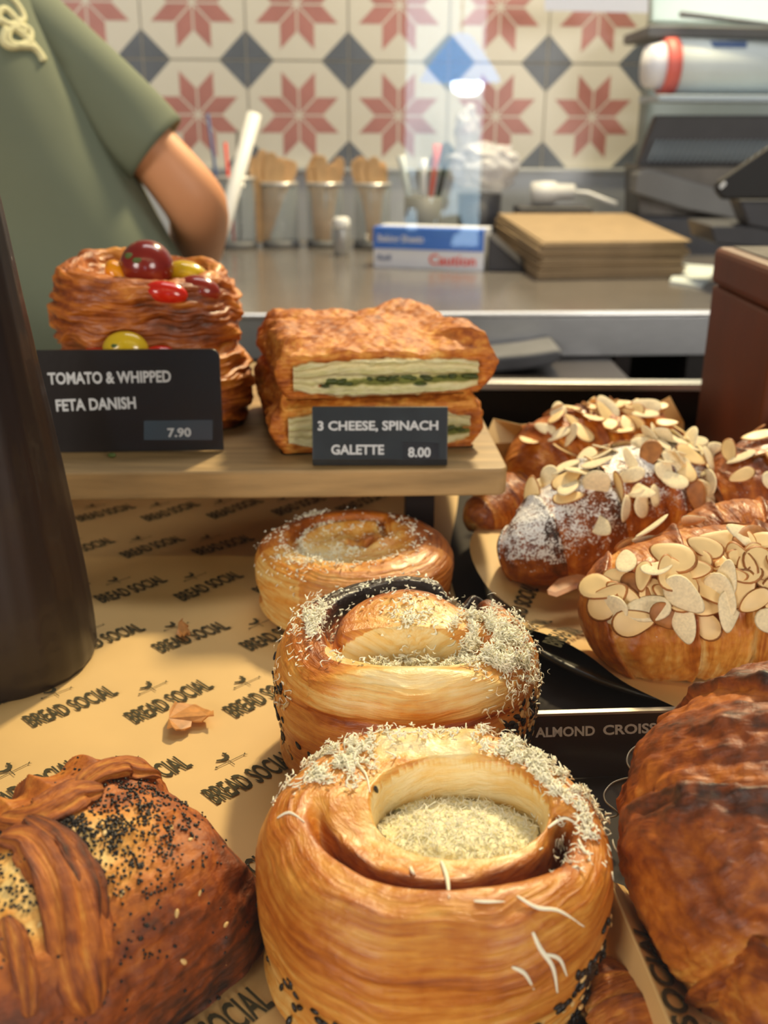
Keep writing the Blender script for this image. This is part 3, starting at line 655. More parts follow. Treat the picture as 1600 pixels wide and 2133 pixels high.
# ------------------------------------------------------------------ the display case
tr = MB().prism([np.array([-.62, .035, WT]), np.array([.62, .035, WT]), np.array([.62, .86, WT]), np.array([-.62, .86, WT])], (0, 0, -.02))
tag(tr.build('display_shelf', M['tray'], None, bevel=.002), 'dark shelf at the bottom of the display case under all the pastries', 'shelf')
r0, r1 = ay(1012, 801, .80), ay(1440, 800, .80); zr = (r0[2]+r1[2])/2
rl = thing('case_back', (0, .80, WT), 'low dark back panel of the display case with a steel rail on top', 'panel')
MB().box(-.6, .6, .80, .806, WT, zr-.004).build('panel', mat('smoked_panel', '1a1716', .2), rl)
MB().box(-.6, .6, .795, .811, zr-.004, zr+.002).build('rail', M['bright_steel'], rl, bevel=.0008)
# glass front
gm_ = bpy.data.materials.new('display_glass'); gm_.use_nodes = True; nt = gm_.node_tree; nt.nodes.clear()
g1 = N(nt, 'ShaderNodeBsdfTransparent'); g2 = N(nt, 'ShaderNodeBsdfGlossy'); g2.inputs['Roughness'].default_value = .0
fr = N(nt, 'ShaderNodeFresnel'); fr.inputs['IOR'].default_value = 1.45; mx = N(nt, 'ShaderNodeMixShader'); ou = N(nt, 'ShaderNodeOutputMaterial')
gg = N(nt, 'ShaderNodeNewGeometry'); io = N(nt, 'ShaderNodeMapRange'); io.inputs['To Min'].default_value = 1.45; io.inputs['To Max'].default_value = 1/1.45
nt.links.new(gg.outputs['Backfacing'], io.inputs[0]); nt.links.new(io.outputs[0], fr.inputs['IOR'])   # both faces of the pane reflect alike
nt.links.new(fr.outputs[0], mx.inputs[0]); nt.links.new(g1.outputs[0], mx.inputs[1]); nt.links.new(g2.outputs[0], mx.inputs[2]); nt.links.new(mx.outputs[0], ou.inputs[0])
gl = MB().box(-.62, .62, .040, .044, WT, CZ+.26).build('display_glass', gm_); tag(gl, 'clear upright glass front of the pastry display case', 'glass')

# printed paper under the rolls
def paper_z(x, y):
    return WT+.0012+.0022*fbm(xyz(x*9, y*13, 0*x), 1, 2, 3)*sstep(.0, .1, .05-x+.1)+.0016+.0012*np.sin(x*38+y*60)*.5
xs = np.linspace(-.60, .040, 160)[:, None]; ys = np.linspace(.047, .775, 170)[None]
X = xs+.012*(ys-.3)+.006*np.sin(ys*22)*(xs > .03); Y = ys+0*xs; P = xyz(X, Y, paper_z(X, Y)); F = grid_faces(160, 170); V = P.reshape(-1, 3).tolist(); FM = [0]*len(F)
def rooster(s=1.):                            # weathervane emblem: bird, arrow and cross bar, in units of cap height
    b = [(-.2, .10), (-.9, .55), (-.75, .75), (-.35, .55), (0, .55), (.22, .85), (.18, 1.15), (.34, 1.35), (.45, 1.12), (.62, 1.02), (.45, .95), (.50, .60), (.30, .22)]
    out = [[(x*s, y*s+.25*s) for x, y in b]]
    out.append([(-1.35*s, .02*s), (1.5*s, .02*s), (1.5*s, .10*s), (-1.35*s, .10*s)])
    out.append([(-1.35*s, .22*s), (-1.6*s, .06*s), (-1.35*s, -.10*s)]); out.append([(1.5*s, .06*s), (1.85*s, .3*s), (1.7*s, .06*s), (1.85*s, -.18*s)])
    out.append([(-.03*s, .3*s), (-.03*s, -.65*s), (.05*s, -.65*s), (.05*s, .3*s)])
    return out
TV1, TF1 = text_geo('BREAD SOCIAL', 1, .022)
TW, TH = TV1[:, 0].max(), TV1[:, 1].max()
def stamp(V, F, FM, p0, dirv, L, h, zf, emblem=True, flip=1, mi=1):
    ex = np.array(dirv, float); ex /= np.linalg.norm(ex); ey = np.array([-ex[1], ex[0]])*flip; n = len(V)
    q = np.array(p0)[None]+np.outer(TV1[:, 0]/TW*L, ex)+np.outer(TV1[:, 1]/TH*h, ey)
    V += [tuple(v) for v in zf(q[:, 0], q[:, 1])]; F += [tuple(i+n for i in f) for f in TF1]; FM += [mi]*len(TF1)
    if emblem:
        for poly in rooster(h*.42):
            n = len(V); pp = np.array(poly); c = np.array(p0)+ex*L*.5+ey*h*1.75; q = c[None]+np.outer(pp[:, 0], ex)+np.outer(pp[:, 1], ey)
            V += [tuple(v) for v in zf(q[:, 0], q[:, 1])]; F.append(tuple(range(n, n+len(pp)))); FM.append(mi)
zf = lambda x, y: xyz(x, y, paper_z(x, y)+.0006)
a = az(72, 1533, ZT)[:2]; b = az(246, 1452, ZT)[:2]; a_ = az(285, 1520, ZT)[:2]; rowd = az(350, 1372, ZT)[:2]; up_ = az(60, 1697, ZT)[:2]
v1 = a_-a; v2 = (az(340, 1375, ZT)[:2]-a_); Lw = np.linalg.norm(az(448, 1445, ZT)[:2]-a_); dr = az(448, 1445, ZT)[:2]-a_
print('paper lattice', a, v1, v2, Lw, dr)
for i in range(-5, 6):
    for j in range(-4, 8):
        p = a+v1*i+v2*j
        if -.55 < p[0] < -.0 and .06 < p[1] < .72 and p[0]+dr[0] < .035: stamp(V, F, FM, p, dr, Lw, Lw*.265, zf)
o = mesh_obj('printed_paper', V, F, [M['paper'], M['ink']], None, True, None, FM); tag(o, 'kraft paper sheet printed with shop name lines, lying under the coiled rolls', 'paper')

# second printed sheet folded up between the front roll and the big croissant
def strip_sheet():
    e0 = [az(1272, 1835, ZT+.030), az(1300, 1905, ZT+.028), az(1345, 2010, ZT+.026), az(1395, 2133, ZT+.024), az(1450, 2260, ZT+.022)]
    e1 = [az(1300, 1845, ZT+.010), az(1372, 1935, ZT+.008), az(1440, 2035, ZT+.006), az(1512, 2133, ZT+.005), az(1600, 2260, ZT+.004)]
    e2 = [p_*np.array([1, 1, 0])+np.array([-.002, 0, WT+.004]) for p_ in e0]
    e0, e1, e2 = map(np.array, (e0, e1, e2)); t = np.linspace(0, 1, 60); k5 = np.linspace(0, 1, 5)
    A_, B_, C_ = interp(k5, e0, t), interp(k5, e1, t), interp(k5, e2, t)
    s = np.linspace(0, 1, 20)
    P1 = A_[:, None]*(1-s[None, :, None])+B_[:, None]*s[None, :, None]; P0 = C_[:, None]*(1-s[None, :, None])+A_[:, None]*s[None, :, None]
    P0[:, -3:] += 0; P = np.concatenate([P0, P1[:, 1:]], 1)
    V = P.reshape(-1, 3).tolist(); F = grid_faces(*P.shape[:2]); FM = [0]*len(F)
    def onto(u, v):                           # u along the strip, v across the sloping face, both in metres
        Ls = np.linalg.norm(A_[-1]-A_[0]); Ws = .024
        tu = np.clip(u/Ls, 0, 1); A__ = interp(k5, e0, tu); B__ = interp(k5, e1, tu); vv = np.clip(v/Ws, -.1, 1.1)[:, None]
        return A__*(1-vv)+B__*vv+np.array([.0004, 0, .0005])
    n = len(V); L_, h_ = .058, .010
    q = onto(.075-TV1[:, 0]/TW*L_, .0105-TV1[:, 1]/TH*h_); V += [tuple(v) for v in q]; F += [tuple(i+n for i in f) for f in TF1]; FM += [1]*len(TF1)
    for poly in rooster(.0042):
        n = len(V); pp = np.array(poly); q = onto(.052-pp[:, 0], .0155+pp[:, 1]); V += [tuple(v) for v in q]; F.append(tuple(range(n, n+len(pp)))); FM.append(1)
    return mesh_obj('printed_paper', V, F, [M['paper'], M['ink']], None, True, None, FM)
tag(strip_sheet(), 'folded printed paper edge standing between the front roll and the big brown croissant', 'paper')

# ------------------------------------------------------------------ raised wooden board on black legs
def top_z(px, py): return az(px, py, ZB)
fl, frr = top_z(107, 986), top_z(1060, 976); dirx = (frr-fl)/np.linalg.norm(frr-fl); diry = np.array([-dirx[1], dirx[0], 0])
c0 = frr+dirx*0; c1_ = frr-dirx*.42; depth = .255
bd = thing('raised_board', (*((c0+c1_)/2)[:2], WT), 'pale wooden board on black metal legs holding danishes and galettes', 'board')
def rrect(c0, c1, d, r=.006, n=5):            # rounded corner outline
    ex = (c1-c0)/np.linalg.norm(c1-c0); L = np.linalg.norm(c1-c0); pts = []
    for (u, v, a0) in ((r, r, math.pi), (L-r, r, 1.5*math.pi), (L-r, d-r, 0), (r, d-r, .5*math.pi)):
        for k in range(n+1):
            a = a0+k*.5*math.pi/n; pts.append(c0+ex*(u+r*math.cos(a))+diry*(v+r*math.sin(a)))
    return pts
MB().prism(rrect(c1_, c0, depth), (0, 0, -.0150)).build('board_top', M['board'], bd, bevel=.0015)
for (u, v) in ((.032, .030), (.365, .030), (.032, .225), (.365, .225)):
    b0 = c1_+dirx*(u+.004)+diry*v
    MB().prism([b0, b0+dirx*.016, b0+dirx*.016+diry*.016, b0+diry*.016], (0, 0, WT+.0008-(WB-.0152))).build('leg', M['black_metal'], bd, bevel=.001)
    bd.children[-1].location.z += -.0152
b0 = c1_+dirx*.04+diry*.038
# ------------------------------------------------------------------ tall dark leather-look container at the left edge
pc = np.array([-.1775, .402, WT+.0015]); prof = [(.0435, 0), (.0452, .004), (.0445, .03), (.0412, .07), (.0382, .10), (.0328, .15), (.0288, .19), (.0255, .225), (.024, .245)]
n = 120; a = np.linspace(0, 2*np.pi, n, endpoint=False)[:, None]; zz = np.linspace(0, .245, 60)[None]
r = interp([p_[1] for p_ in prof], [p_[0] for p_ in prof], zz)*(1+.004*np.cos(a*26)); P = xyz(pc[0]+r*np.cos(a), pc[1]+r*np.sin(a), pc[2]+zz+0*a)
pt = thing('grinder', pc, 'tall dark brown tapered grinder standing at the left edge on the paper', 'grinder')
grid_obj('body', P, M['post'], pt, cu=True, caps=True)
MB().lathe(pc+(0, 0, .2455), [(.022, 0), (.024, .003), (.018, .016), (.008, .02), (.011, .03), (.006, .038)], 32).build('knob', M['post'], pt, True)

# ------------------------------------------------------------------ price signs
def sign(px, label, m, thick, th, lines, back=.012):
    """px: bottom-left, bottom-right, level, height"""
# tomato sign
s0, s1 = az(40, 944, ZB+.0008), az(466, 938, ZB+.0008); ex = (s1-s0)/np.linalg.norm(s1-s0); ey = np.array([-ex[1], ex[0], 0]); L = np.linalg.norm(s1-s0)
hgt = .0545; lean = np.array([0, 0, 1.])+ey*.10; lean /= np.linalg.norm(lean); r_ = .0045
t = thing('price_sign', (s0+s1)/2, 'black price sign reading TOMATO & WHIPPED FETA DANISH 7.90 on the board', 'sign')
pts = [s0+ex*.0, s1+ex*0]+[s1-ex*r_+ex*r_*math.cos(k*math.pi/12)+lean*(hgt-r_+r_*math.sin(k*math.pi/12)) for k in range(7)]+[s0+ex*r_+ex*r_*math.cos(math.pi/2+k*math.pi/12)+lean*(hgt-r_+r_*math.sin(math.pi/2+k*math.pi/12)) for k in range(7)]
MB().prism(pts, ey*.0022).build('panel', M['sign'], t, bevel=.0004)
MB().prism([s0+ex*L*.2+ey*.003, s1-ex*L*.2+ey*.003, s1-ex*L*.2+ey*.028, s0+ex*L*.2+ey*.028], (0, 0, .0015)).build('foot', M['sign'], t)
def on_sign(px, py, s0=s0, ey=ey, lean=lean): # where a sight line meets the sign's face
    nn = np.cross(np.cross(ey, lean)*0+np.cross(lean, ey), lean); nn = np.cross(ex, lean); d = ray(px, py); k = np.dot(s0-O, nn)/np.dot(d, nn); return O+d*k
def line_on(s, xa, ya, xb, yb, hpx, tt, m=None):
    A_, B_ = on_sign(xa, ya), on_sign(xb, yb); H_ = np.linalg.norm(on_sign(xa, ya-hpx)-A_)
    return text_on('lettering', s, A_, B_, H_, m or M['letter'], tt, up=lean, out=.0003, bold=.03)
line_on('TOMATO & WHIPPED', 101, 800, 357, 795, 24, t); line_on('FETA DANISH', 118, 856, 284, 850, 24, t)
MB().prism([on_sign(300, 916), on_sign(443, 916), on_sign(443, 874), on_sign(300, 876)], -ey*.0004).build('price_tab', M['tab'], t)
A_, B_ = on_sign(350, 909)-ey*.0005, on_sign(399, 908)-ey*.0005; text_on('lettering', '7.90', A_, B_, .0047, M['letter'], t, up=lean, bold=.03)
# galette sign: a small bent prism with its own rounded foot
s0, s1 = az(651, 971, ZB+.0008), az(932, 971, ZB+.0008); ex = (s1-s0)/np.linalg.norm(s1-s0); ey = np.array([-ex[1], ex[0], 0]); lean = np.array([0, 0, 1.])+ey*.22; lean /= np.linalg.norm(lean)
t = thing('price_sign', (s0+s1)/2, 'small dark price sign reading 3 CHEESE, SPINACH GALETTE 8.00 on the board edge', 'sign'); hg = .0305
prf = [ey*.001, ey*.0+lean*.0035, lean*hg, lean*hg+ey*.0016, ey*.004+lean*.004, ey*.016+(0, 0, .0)]
MB().prism([s0+np.array(p_) for p_ in prf], s1-s0).build('panel', M['sign2'], t, bevel=.0005)
s0_ = s0
def on_sign(px, py):
    nn = np.cross(ex, lean); d = ray(px, py); k = np.dot(s0_-O, nn)/np.dot(d, nn); return O+d*k
line_on('3 CHEESE, SPINACH', 662, 896, 913, 895, 19, t); line_on('GALETTE', 690, 946, 800, 946, 20, t)
MB().prism([on_sign(838, 957), on_sign(914, 957), on_sign(914, 922), on_sign(838, 922)], -ey*.0003).build('price_tab', M['sign'], t)
A_, B_ = on_sign(850, 951)-ey*.0004, on_sign(897, 951)-ey*.0004; text_on('lettering', '8.00', A_, B_, .0050, M['letter'], t, up=lean, bold=.03)
# almond croissant sign
s0, s1 = az(1085, 1625, ZT+.001), az(1480, 1612, ZT+.001); ex = (s1-s0)/np.linalg.norm(s1-s0); ey = np.array([-ex[1], ex[0], 0]); lean = np.array([0, 0, 1.])+ey*.30; lean /= np.linalg.norm(lean)
t = thing('price_sign', (s0+s1)/2, 'dark price sign reading ALMOND CROISSANT standing below the almond croissants', 'sign'); s0_ = s0
H_ = np.linalg.norm(on_sign(1100, 1487)-on_sign(1100, 1622)); print('sign h', H_)
MB().prism([s0, s1, s1+lean*H_, s0+lean*H_], ey*.002).build('panel', mat('sign_brown', '2c211a', .25), t, bevel=.0004)
line_on('ALMOND', 1115, 1535, 1239, 1531, 20, t); line_on('CROISSANT', 1256, 1530, 1437, 1522, 20, t)
MB().prism([s0+lean*(H_-.0005)-ey*.0002, s1+lean*(H_-.0005)-ey*.0002, s1+lean*(H_+.0004)-ey*.0002, s0+lean*(H_+.0004)-ey*.0002], ey*.0024).build('edge', M['wire'], t)
# scalloped clear plastic card edge in front of it
wp = [(1352, 1546), (1330, 1552), (1312, 1566), (1306, 1586), (1314, 1602), (1327, 1612), (1320, 1619), (1300, 1622), (1275, 1632), (1259, 1652), (1262, 1670), (1280, 1686), (1287, 1694), (1282, 1700), (1255, 1706)]
zs = np.linspace(-.200, -.222, len(wp)); pw = [az(x, y, z_) for (x, y), z_ in zip(wp, zs)]
kk = np.linspace(0, 1, len(wp)); sm = interp(kk, np.array(pw), np.linspace(0, 1, 90))
t = thing('plastic_card', (sm[-1][0], sm[-1][1], WT), 'clear plastic card with a wavy edge leaning between the front roll and croissant', 'card')
MB().tube([tuple(p_) for p_ in sm], .00035, 6).build('wavy_edge', M['wire'], t, True)
Vv = []; 
for p_ in sm: Vv += [tuple(p_), (p_[0]+.035, p_[1]+.004, max(p_[2]-.004, WT+.002))]
mesh_obj('sheet', Vv, [(2*i, 2*i+1, 2*i+3, 2*i+2) for i in range(len(sm)-1)], mat('clear_card', 'efe6d8', .1, alpha=.05), t)

# ------------------------------------------------------------------ reddish brown wooden box
b0 = az(1440, 948, ZT+.0008); bt = ay(1482, 512, b0[1]); hb = bt[2]-WT-.001
nr = az(1602, 556, bt[2]-CZ); dv = (nr-bt)*np.array([1, 1, 0]); dv /= np.linalg.norm(dv); dr_ = np.array([-dv[1], dv[0], 0]); dv = dv*.125; dr_ = dr_*.22
bxr = thing('wooden_box', b0+dv*.5+dr_*.5, 'reddish brown wooden box behind the almond croissants at the right edge', 'box')
MB().prism([b0, b0+dv, b0+dv+dr_, b0+dr_], (0, 0, hb-.026)).build('box_body', M['boxwood'], bxr, bevel=.003)
g_ = (0, 0, hb-.0255); MB().prism([b0-dr_*.008+g_, b0+dv*1.01-dr_*.008+g_, b0+dv*1.01+dr_+g_, b0+dr_+g_], (0, 0, .0255)).build('lid', M['boxwood'], bxr, bevel=.005)
g_ = (0, 0, hb+.0003); MB().prism([b0+dv*.06+dr_*.04+g_, b0+dv*.95+dr_*.04+g_, b0+dv*.95+dr_*.96+g_, b0+dv*.06+dr_*.96+g_], (0, 0, .0006)).build('top_inlay', mat('worn_grey_inlay', '5d5752', .8, var=.3, vs=30), bxr)
# ------------------------------------------------------------------ the three coiled rolls
def seg_dist(X, Y, pts):                      # distance to a polyline, and position along it 0..1
    best = np.full(X.shape, 9.); pos = np.zeros(X.shape); n = len(pts)-1
    for i in range(n):
        a = np.array(pts[i]); b = np.array(pts[i+1]); d = b-a; t = np.clip(((X-a[0])*d[0]+(Y-a[1])*d[1])/d.dot(d), 0, 1)
        e = np.hypot(X-a[0]-t*d[0], Y-a[1]-t*d[1]); m = e < best; best = np.where(m, e, best); pos = np.where(m, (i+t)/n, pos)
    return best, pos
def arc(cx, cy, r, a0, a1, r1=None, n=26):
    r1 = r if r1 is None else r1
    return [(cx+(r+(r1-r)*k/n)*math.cos(math.radians(a0+(a1-a0)*k/n)), cy+(r+(r1-r)*k/n)*math.sin(math.radians(a0+(a1-a0)*k/n))) for k in range(n+1)]

GR = 'three cheese topped coiled rolls'
Z0 = WT+.0048
# front roll: wide outer band, open well with cheese at the bottom
gA = [(.72, .02), (.68, -.15), (.57, -.36), (.32, -.52), (0, -.60), (-.28, -.53), (-.50, -.36), (-.64, -.12), (-.68, .12)]
gA = [tuple(v) for v in interp(np.linspace(0, 1, 9), np.array(gA), np.linspace(0, 1, 30))]
WX, WY, WRX, WRY = .14, .07, .49, .40
HA = .0505
def dzA(X, Y):
    d, p = seg_dist(X, Y, gA); rw = np.hypot((X-WX)/WRX, (Y-WY)/WRY)
    g = -.26*np.exp(-(d/.045)**2)*sstep(0, .06, p)*(1-sstep(.70, 1, p))
    well = -.42*(1-sstep(.86, 1.06, rw+.04*fbm(xyz(X*6, Y*6, 0*X), 1, 2, 77)))
    inner = -.07*sstep(1.9, 1.35, rw)*(Y < .1)*sstep(.1, -.2, Y)
    back = .05*np.exp(-((Y-.66)/.12)**2)*np.exp(-((X-.0)/.45)**2)*(1+fbm(xyz(X*8, Y*8, 0*X), 1, 2, 70))
    return g+well+inner+back+.03*np.exp(-((Y+.70)/.2)**2)
def toA(X, Y, Z):
    r = np.hypot(X, Y); rw = np.hypot((X-WX)/WRX, (Y-WY)/WRY)
    t = .36+.09*sstep(.6, .9, r)*(Y < .3)-.34*sstep(.42, .52, Y)*sstep(1.0, .85, r)*sstep(.42, .2, np.abs(X+.02))*(Z > .7)
    d, p = seg_dist(X, Y, gA); t = t+.34*np.exp(-((d-.03)/.07)**2)*sstep(0, .1, p)*(1-sstep(.75, 1, p))*(Z > .6)
    t = t-.18*np.exp(-((rw-1.10)/.08)**2)*(Y < 0)+.05*np.exp(-((r-.84)/.06)**2)
    t = np.where(rw < 1.03, .06, t)
    t = t+.10*np.exp(-((Z-.72)/.10)**2)*(Y < 0)
    return t-.14*(1-sstep(.1, .55, Z))+.06*fbm(xyz(X*3, Y*3, Z*4), 1, 3, 4)
cA = np.array([.0145, .2272, Z0])
rA, P, X, Y, Z = make_roll('coiled_roll', 'largest nearest coiled roll with an open cheese-filled well at the front', cA, .0492, HA, 3, dzA, toA, GR)
ZN = Z*.0492/HA
NA = grid_normals(P); NA *= np.sign((NA*(P-cA-[0, 0, .03])).sum(-1, keepdims=True))
# cheese at the bottom of the well
th = np.linspace(0, 2*np.pi, 120, endpoint=False)[:, None]; s = np.linspace(.02, 1, 50)[None]
x = (WX+(WRX-.02)*s*np.cos(th))*.0492; y = (WY+(WRY-.02)*s*np.sin(th))*.0492
z = HA-.0115+.0035*(1-s**2)-.0022*np.sin(th)*s+.0012*fbm(xyz(x*300, y*300, 0*x), 1, 3, 5)
PC = np.stack([cA[0]+x, cA[1]+y, cA[2]+z+0*th], -1); grid_obj('cheese_filling', PC, M['cream'], rA, cu=True, caps=True)
NC = np.zeros_like(PC); NC[..., 2] = 1
shreds('grated_cheese', PC, NC, np.ones(PC.shape[:2])*s*(s < .93), 1500, rA, 11, (.0008, .0050), .00010, .0001)
phi = np.degrees(np.arctan2(Y-.1, X-.05)); r = np.hypot(X-.05, Y-.1); topm = (Z > .78)
clump = np.maximum(0, fbm(P, 330, 2, 5)+.15)
wA = topm*clump*(1.4*np.exp(-((phi-30)/26)**2)*np.exp(-((r-.66)/.16)**2)+.9*np.exp(-((np.abs(phi-150))/20)**2)*np.exp(-((r-.74)/.20)**2)+.25*np.exp(-((phi-100)/40)**2)*np.exp(-((r-.58)/.08)**2)+.35*np.exp(-((phi+8)/26)**2)*np.exp(-((r-.74)/.17)**2))
shreds('grated_cheese', P, NA, wA**1.3, 3400, rA, 12, (.0008, .0040), .00019)
def long_shred(pts, rad, parent):
    pts = interp(np.linspace(0, 1, len(pts)), np.array(pts), np.linspace(0, 1, 22)); MB().tube([tuple(p_) for p_ in pts], [rad*(.5+.8*math.sin(math.pi*min(1, k/21+.08))) for k in range(22)], 6).build('cheese_strand', M['cheese'], parent, True, fix=False)
def on_grid(P, px, py):                       # nearest outward facing surface point on that sight line
    d = ray(px, py); d = d/np.linalg.norm(d); Q = P.reshape(-1, 3)-O; k = Q@d; e = np.linalg.norm(Q-k[:, None]*d, axis=1)
    m = np.where(e < max(.0012, e.min()*1.5))[0]; i = m[np.argmin(k[m])]; return P.reshape(-1, 3)[i]*1.0-d*.0004
for pl, rd in (([(1078, 1857), (1120, 1880), (1175, 1900), (1224, 1936)], .00036), ([(1120, 1945), (1135, 1980), (1160, 2020), (1168, 2075)], .0005), ([(1150, 1990), (1175, 2000), (1190, 2035)], .0004),
               ([(922, 1785), (935, 1820), (940, 1860)], .0005), ([(845, 1760), (858, 1800), (868, 1812)], .0004), ([(1075, 2020), (1100, 2035), (1115, 2072)], .0004), ([(985, 1866), (1015, 1868), (1055, 1868)], .0003),
               ([(680, 1585), (720, 1575), (760, 1600), (770, 1640)], .0004), ([(570, 1700), (600, 1685), (640, 1705)], .0003), ([(1150, 1720), (1180, 1712), (1205, 1712)], .0004), ([(1205, 1740), (1220, 1765), (1240, 1770)], .0004)):
    long_shred([on_grid(P, a, b) for a, b in pl], rd, rA)
AN = np.degrees(np.arctan2(Y, X))
sd = (ZN < .60)*(ZN > .02)*(np.exp(-((AN+35)/20)**2)*sstep(.62, .35, ZN-.004*(AN+35)))
seeds(P, NA, sd*np.maximum(0, fbm(P, 200, 2, 3)+.05), 210, rA, 5, .0018, 'black', 95)
seeds(P, NA, sd, 60, rA, 6, .0014, 'white', 30)
seeds(P, NA, (ZN < .40)*(ZN > .02)*(np.exp(-((AN+128)/30)**2)), 34, rA, 7, .0016, 'black', 34); seeds(P, NA, (np.hypot((X-WX)/WRX, (Y-WY)/WRY) < 1.08)*(Z > .6), 4, rA, 8, .0016, 'black', 4)

# middle roll: burnt back rim, domed coil centre, pale front lip, grated cheese heaped left and right
gB = arc(.02, .02, .60, 200, 25, .60)+[(.50, .45), (.62, .62)]
def dzB(X, Y):
    d, p = seg_dist(X, Y, gB); g = -.16*np.exp(-(d/.05)**2)
    notch = -.22*np.exp(-(((X-.42)/.10)**2+((Y-.75)/.28)**2))
    pool = -.22*(1-sstep(.75, 1.1, np.hypot((X-.04)/.60, (Y+.34-.25*X*X)/.27)))
    dome = .10*np.exp(-(((X-.02)/.30)**2+((Y-.28)/.24)**2)); lip = .06*np.exp(-((Y+.76)/.10)**2)*(np.abs(X)<.7)
    return g+notch+pool+dome+lip+.05*sstep(.3, .9, Y)
def lipw(th):                                 # the pale lip runs along the front
    q = np.degrees(np.mod(th, 2*np.pi)); return sstep(195, 225, q)*sstep(335, 300, q)
def toB(X, Y, Z):
    r = np.hypot(X, Y); t = .43+.55*sstep(.25, .65, Y)*sstep(.35, .6, r)+.2*np.exp(-((X+.62)/.2)**2)*(Z > .9)
    t = t-.42*np.exp(-(((X-.0)/.62)**2+((Y+.78)/.14)**2))*(Z > .75)-.34*np.exp(-(((X-.1)/.30)**2+((Y-.08)/.20)**2))
    d, p = seg_dist(X, Y, gB); t = t+.30*np.exp(-(d/.09)**2)*(Y > 0)
    zn = Z; q_ = lipw(np.arctan2(Y, X)); t = t-.09*q_*np.exp(-((zn-.88)/.10)**2)+.22*q_*np.exp(-((zn-.70)/.03)**2)
    pool = np.hypot((X-.02)/.62, (Y+.36)/.32) < 1.; t = np.where(pool, np.minimum(t, .1), t)
    return t-.05*(1-sstep(.2, .5, Z))*(X > .2)+.07*fbm(xyz(X*3, Y*3, Z*4), 1, 3, 14)
cB = np.array([.0090, .3350, Z0])
rB, P, X, Y, Z = make_roll('coiled_roll', 'middle coiled roll with a dark burnt rim and heaped grated cheese', cB, .0500, .0500, 23, dzB, toB, GR,
    bulge=lambda th, z: lipw(th)*(.040*np.exp(-((z-.90)/.10)**2)-.050*np.exp(-((z-.70-.05*np.sin(th*3))/.045)**2)))
NB = grid_normals(P); NB *= np.sign((NB*(P-cB-[0, 0, .03])).sum(-1, keepdims=True))
ZN = Z
topm = Z > .72
wB = topm*np.maximum(.04, fbm(P, 300, 2, 6)+.25)*(1.7*np.exp(-(((X-.60)/.19)**2+((Y+.20)/.34)**2))+1.0*np.exp(-(((X+.72)/.12)**2+((Y-.14)/.24)**2))+.9*np.exp(-(((X-.10)/.55)**2+((Y+.36)/.14)**2)))
shreds('grated_cheese', P, NB, wB**1.6, 9500, rB, 31, (.0008, .0042), .00021, lift=.0020)
shreds('grated_cheese', P, NB, topm*(.5*np.exp(-((np.hypot(X, Y)-.66)/.12)**2)*(Y > .2)+.3*np.exp(-(((X-.05)/.25)**2+((Y-.2)/.2)**2))), 420, rB, 32)
shreds('grated_cheese', P, NB, (Z > .55)*(Z < 1.2)*(np.exp(-((X-.75)/.2)**2)*(Y < 0)+np.exp(-((X+.85)/.1)**2)*(Y < .1))*1., 70, rB, 33, (.002, .006), .0002)
ang = np.degrees(np.arctan2(Y, X))
sdR = (ZN < .72)*(ZN > .03)*np.exp(-((ang+18)/32)**2)*np.exp(-((ZN-.40)/.28)**2)
seeds(P, NB, sdR*np.maximum(0, fbm(P, 230, 2, 7)+.20), 330, rB, 15, .0017, 'black', 95); seeds(P, NB, sdR, 330, rB, 16, .0015, 'white', 95)
sdL = (Z < .75)*(Z > .03)*np.exp(-((np.abs(ang)-168)/18)**2)
seeds(P, NB, sdL*np.maximum(0, fbm(P, 230, 2, 9)+.25), 120, rB, 17, .0017, 'black', 50); seeds(P, NB, sdL, 60, rB, 18, .0014, 'white', 30)
sdF = (Z < .62)*(Z > .1)*(Y < 0)*np.exp(-((Z-.42)/.10)**2)*sstep(-1, .6, X)
seeds(P, NB, sdF*np.maximum(0, fbm(P, 200, 2, 19)+.1), 60, rB, 19, .0016, 'black', 50)

# rear roll
gC = arc(-.05, .05, .52, 300, 60, .62)+[(.35, .25), (.10, .05), (-.05, .15)]
def dzC(X, Y):
    d, p = seg_dist(X, Y, gC); g = -.14*np.exp(-(d/.05)**2)
    pool = -.12*(1-sstep(.6, 1.1, np.hypot((X+.05)/.60, (Y+.0)/.60))); sw = .10*np.exp(-(((X-.28)/.2)**2+((Y-.10)/.2)**2))-.06*np.exp(-(((X-.02)/.07)**2+((Y-.25)/.2)**2))
    return g+pool+sw
def toC(X, Y, Z):
    r = np.hypot(X, Y); t = .44+.18*sstep(.45, .75, r)*(Y > -.2)+.08*sstep(.3, .8, X)-.32*np.exp(-(((X+.35)/.35)**2+((Y+.25)/.4)**2))*(Z > .5)-.12*(Z > .5)*(r < .6)
    return t-.16*(X < -.5)*(Z < .85)+.28*np.exp(-(((X-.12)/.10)**2+((Y-.22)/.12)**2))+.07*fbm(xyz(X*4, Y*4, Z*4), 1, 3, 34)
cC = np.array([-.0145, .4610, Z0])
rC, P, X, Y, Z = make_roll('coiled_roll', 'farthest coiled roll with a clean orange rim, nearest the raised board', cC, .0495, .0335, 43, dzC, toC, GR)
NN = grid_normals(P); NN *= np.sign((NN*(P-cC-[0, 0, .03])).sum(-1, keepdims=True)); topm = Z > .85
wC = (Z > .42)*np.maximum(.05, fbm(P, 300, 2, 6)+.25)*(1.*np.exp(-(((X+.38)/.3)**2+((Y+.15)/.4)**2))+.9*np.exp(-(((X+.45)/.14)**2+((Y-.55)/.22)**2))+.4*np.exp(-((np.hypot(X, Y)-.5)/.15)**2))
shreds('grated_cheese', P, NN, wC, 4200, rC, 51, rad=.0002, lift=.0010)

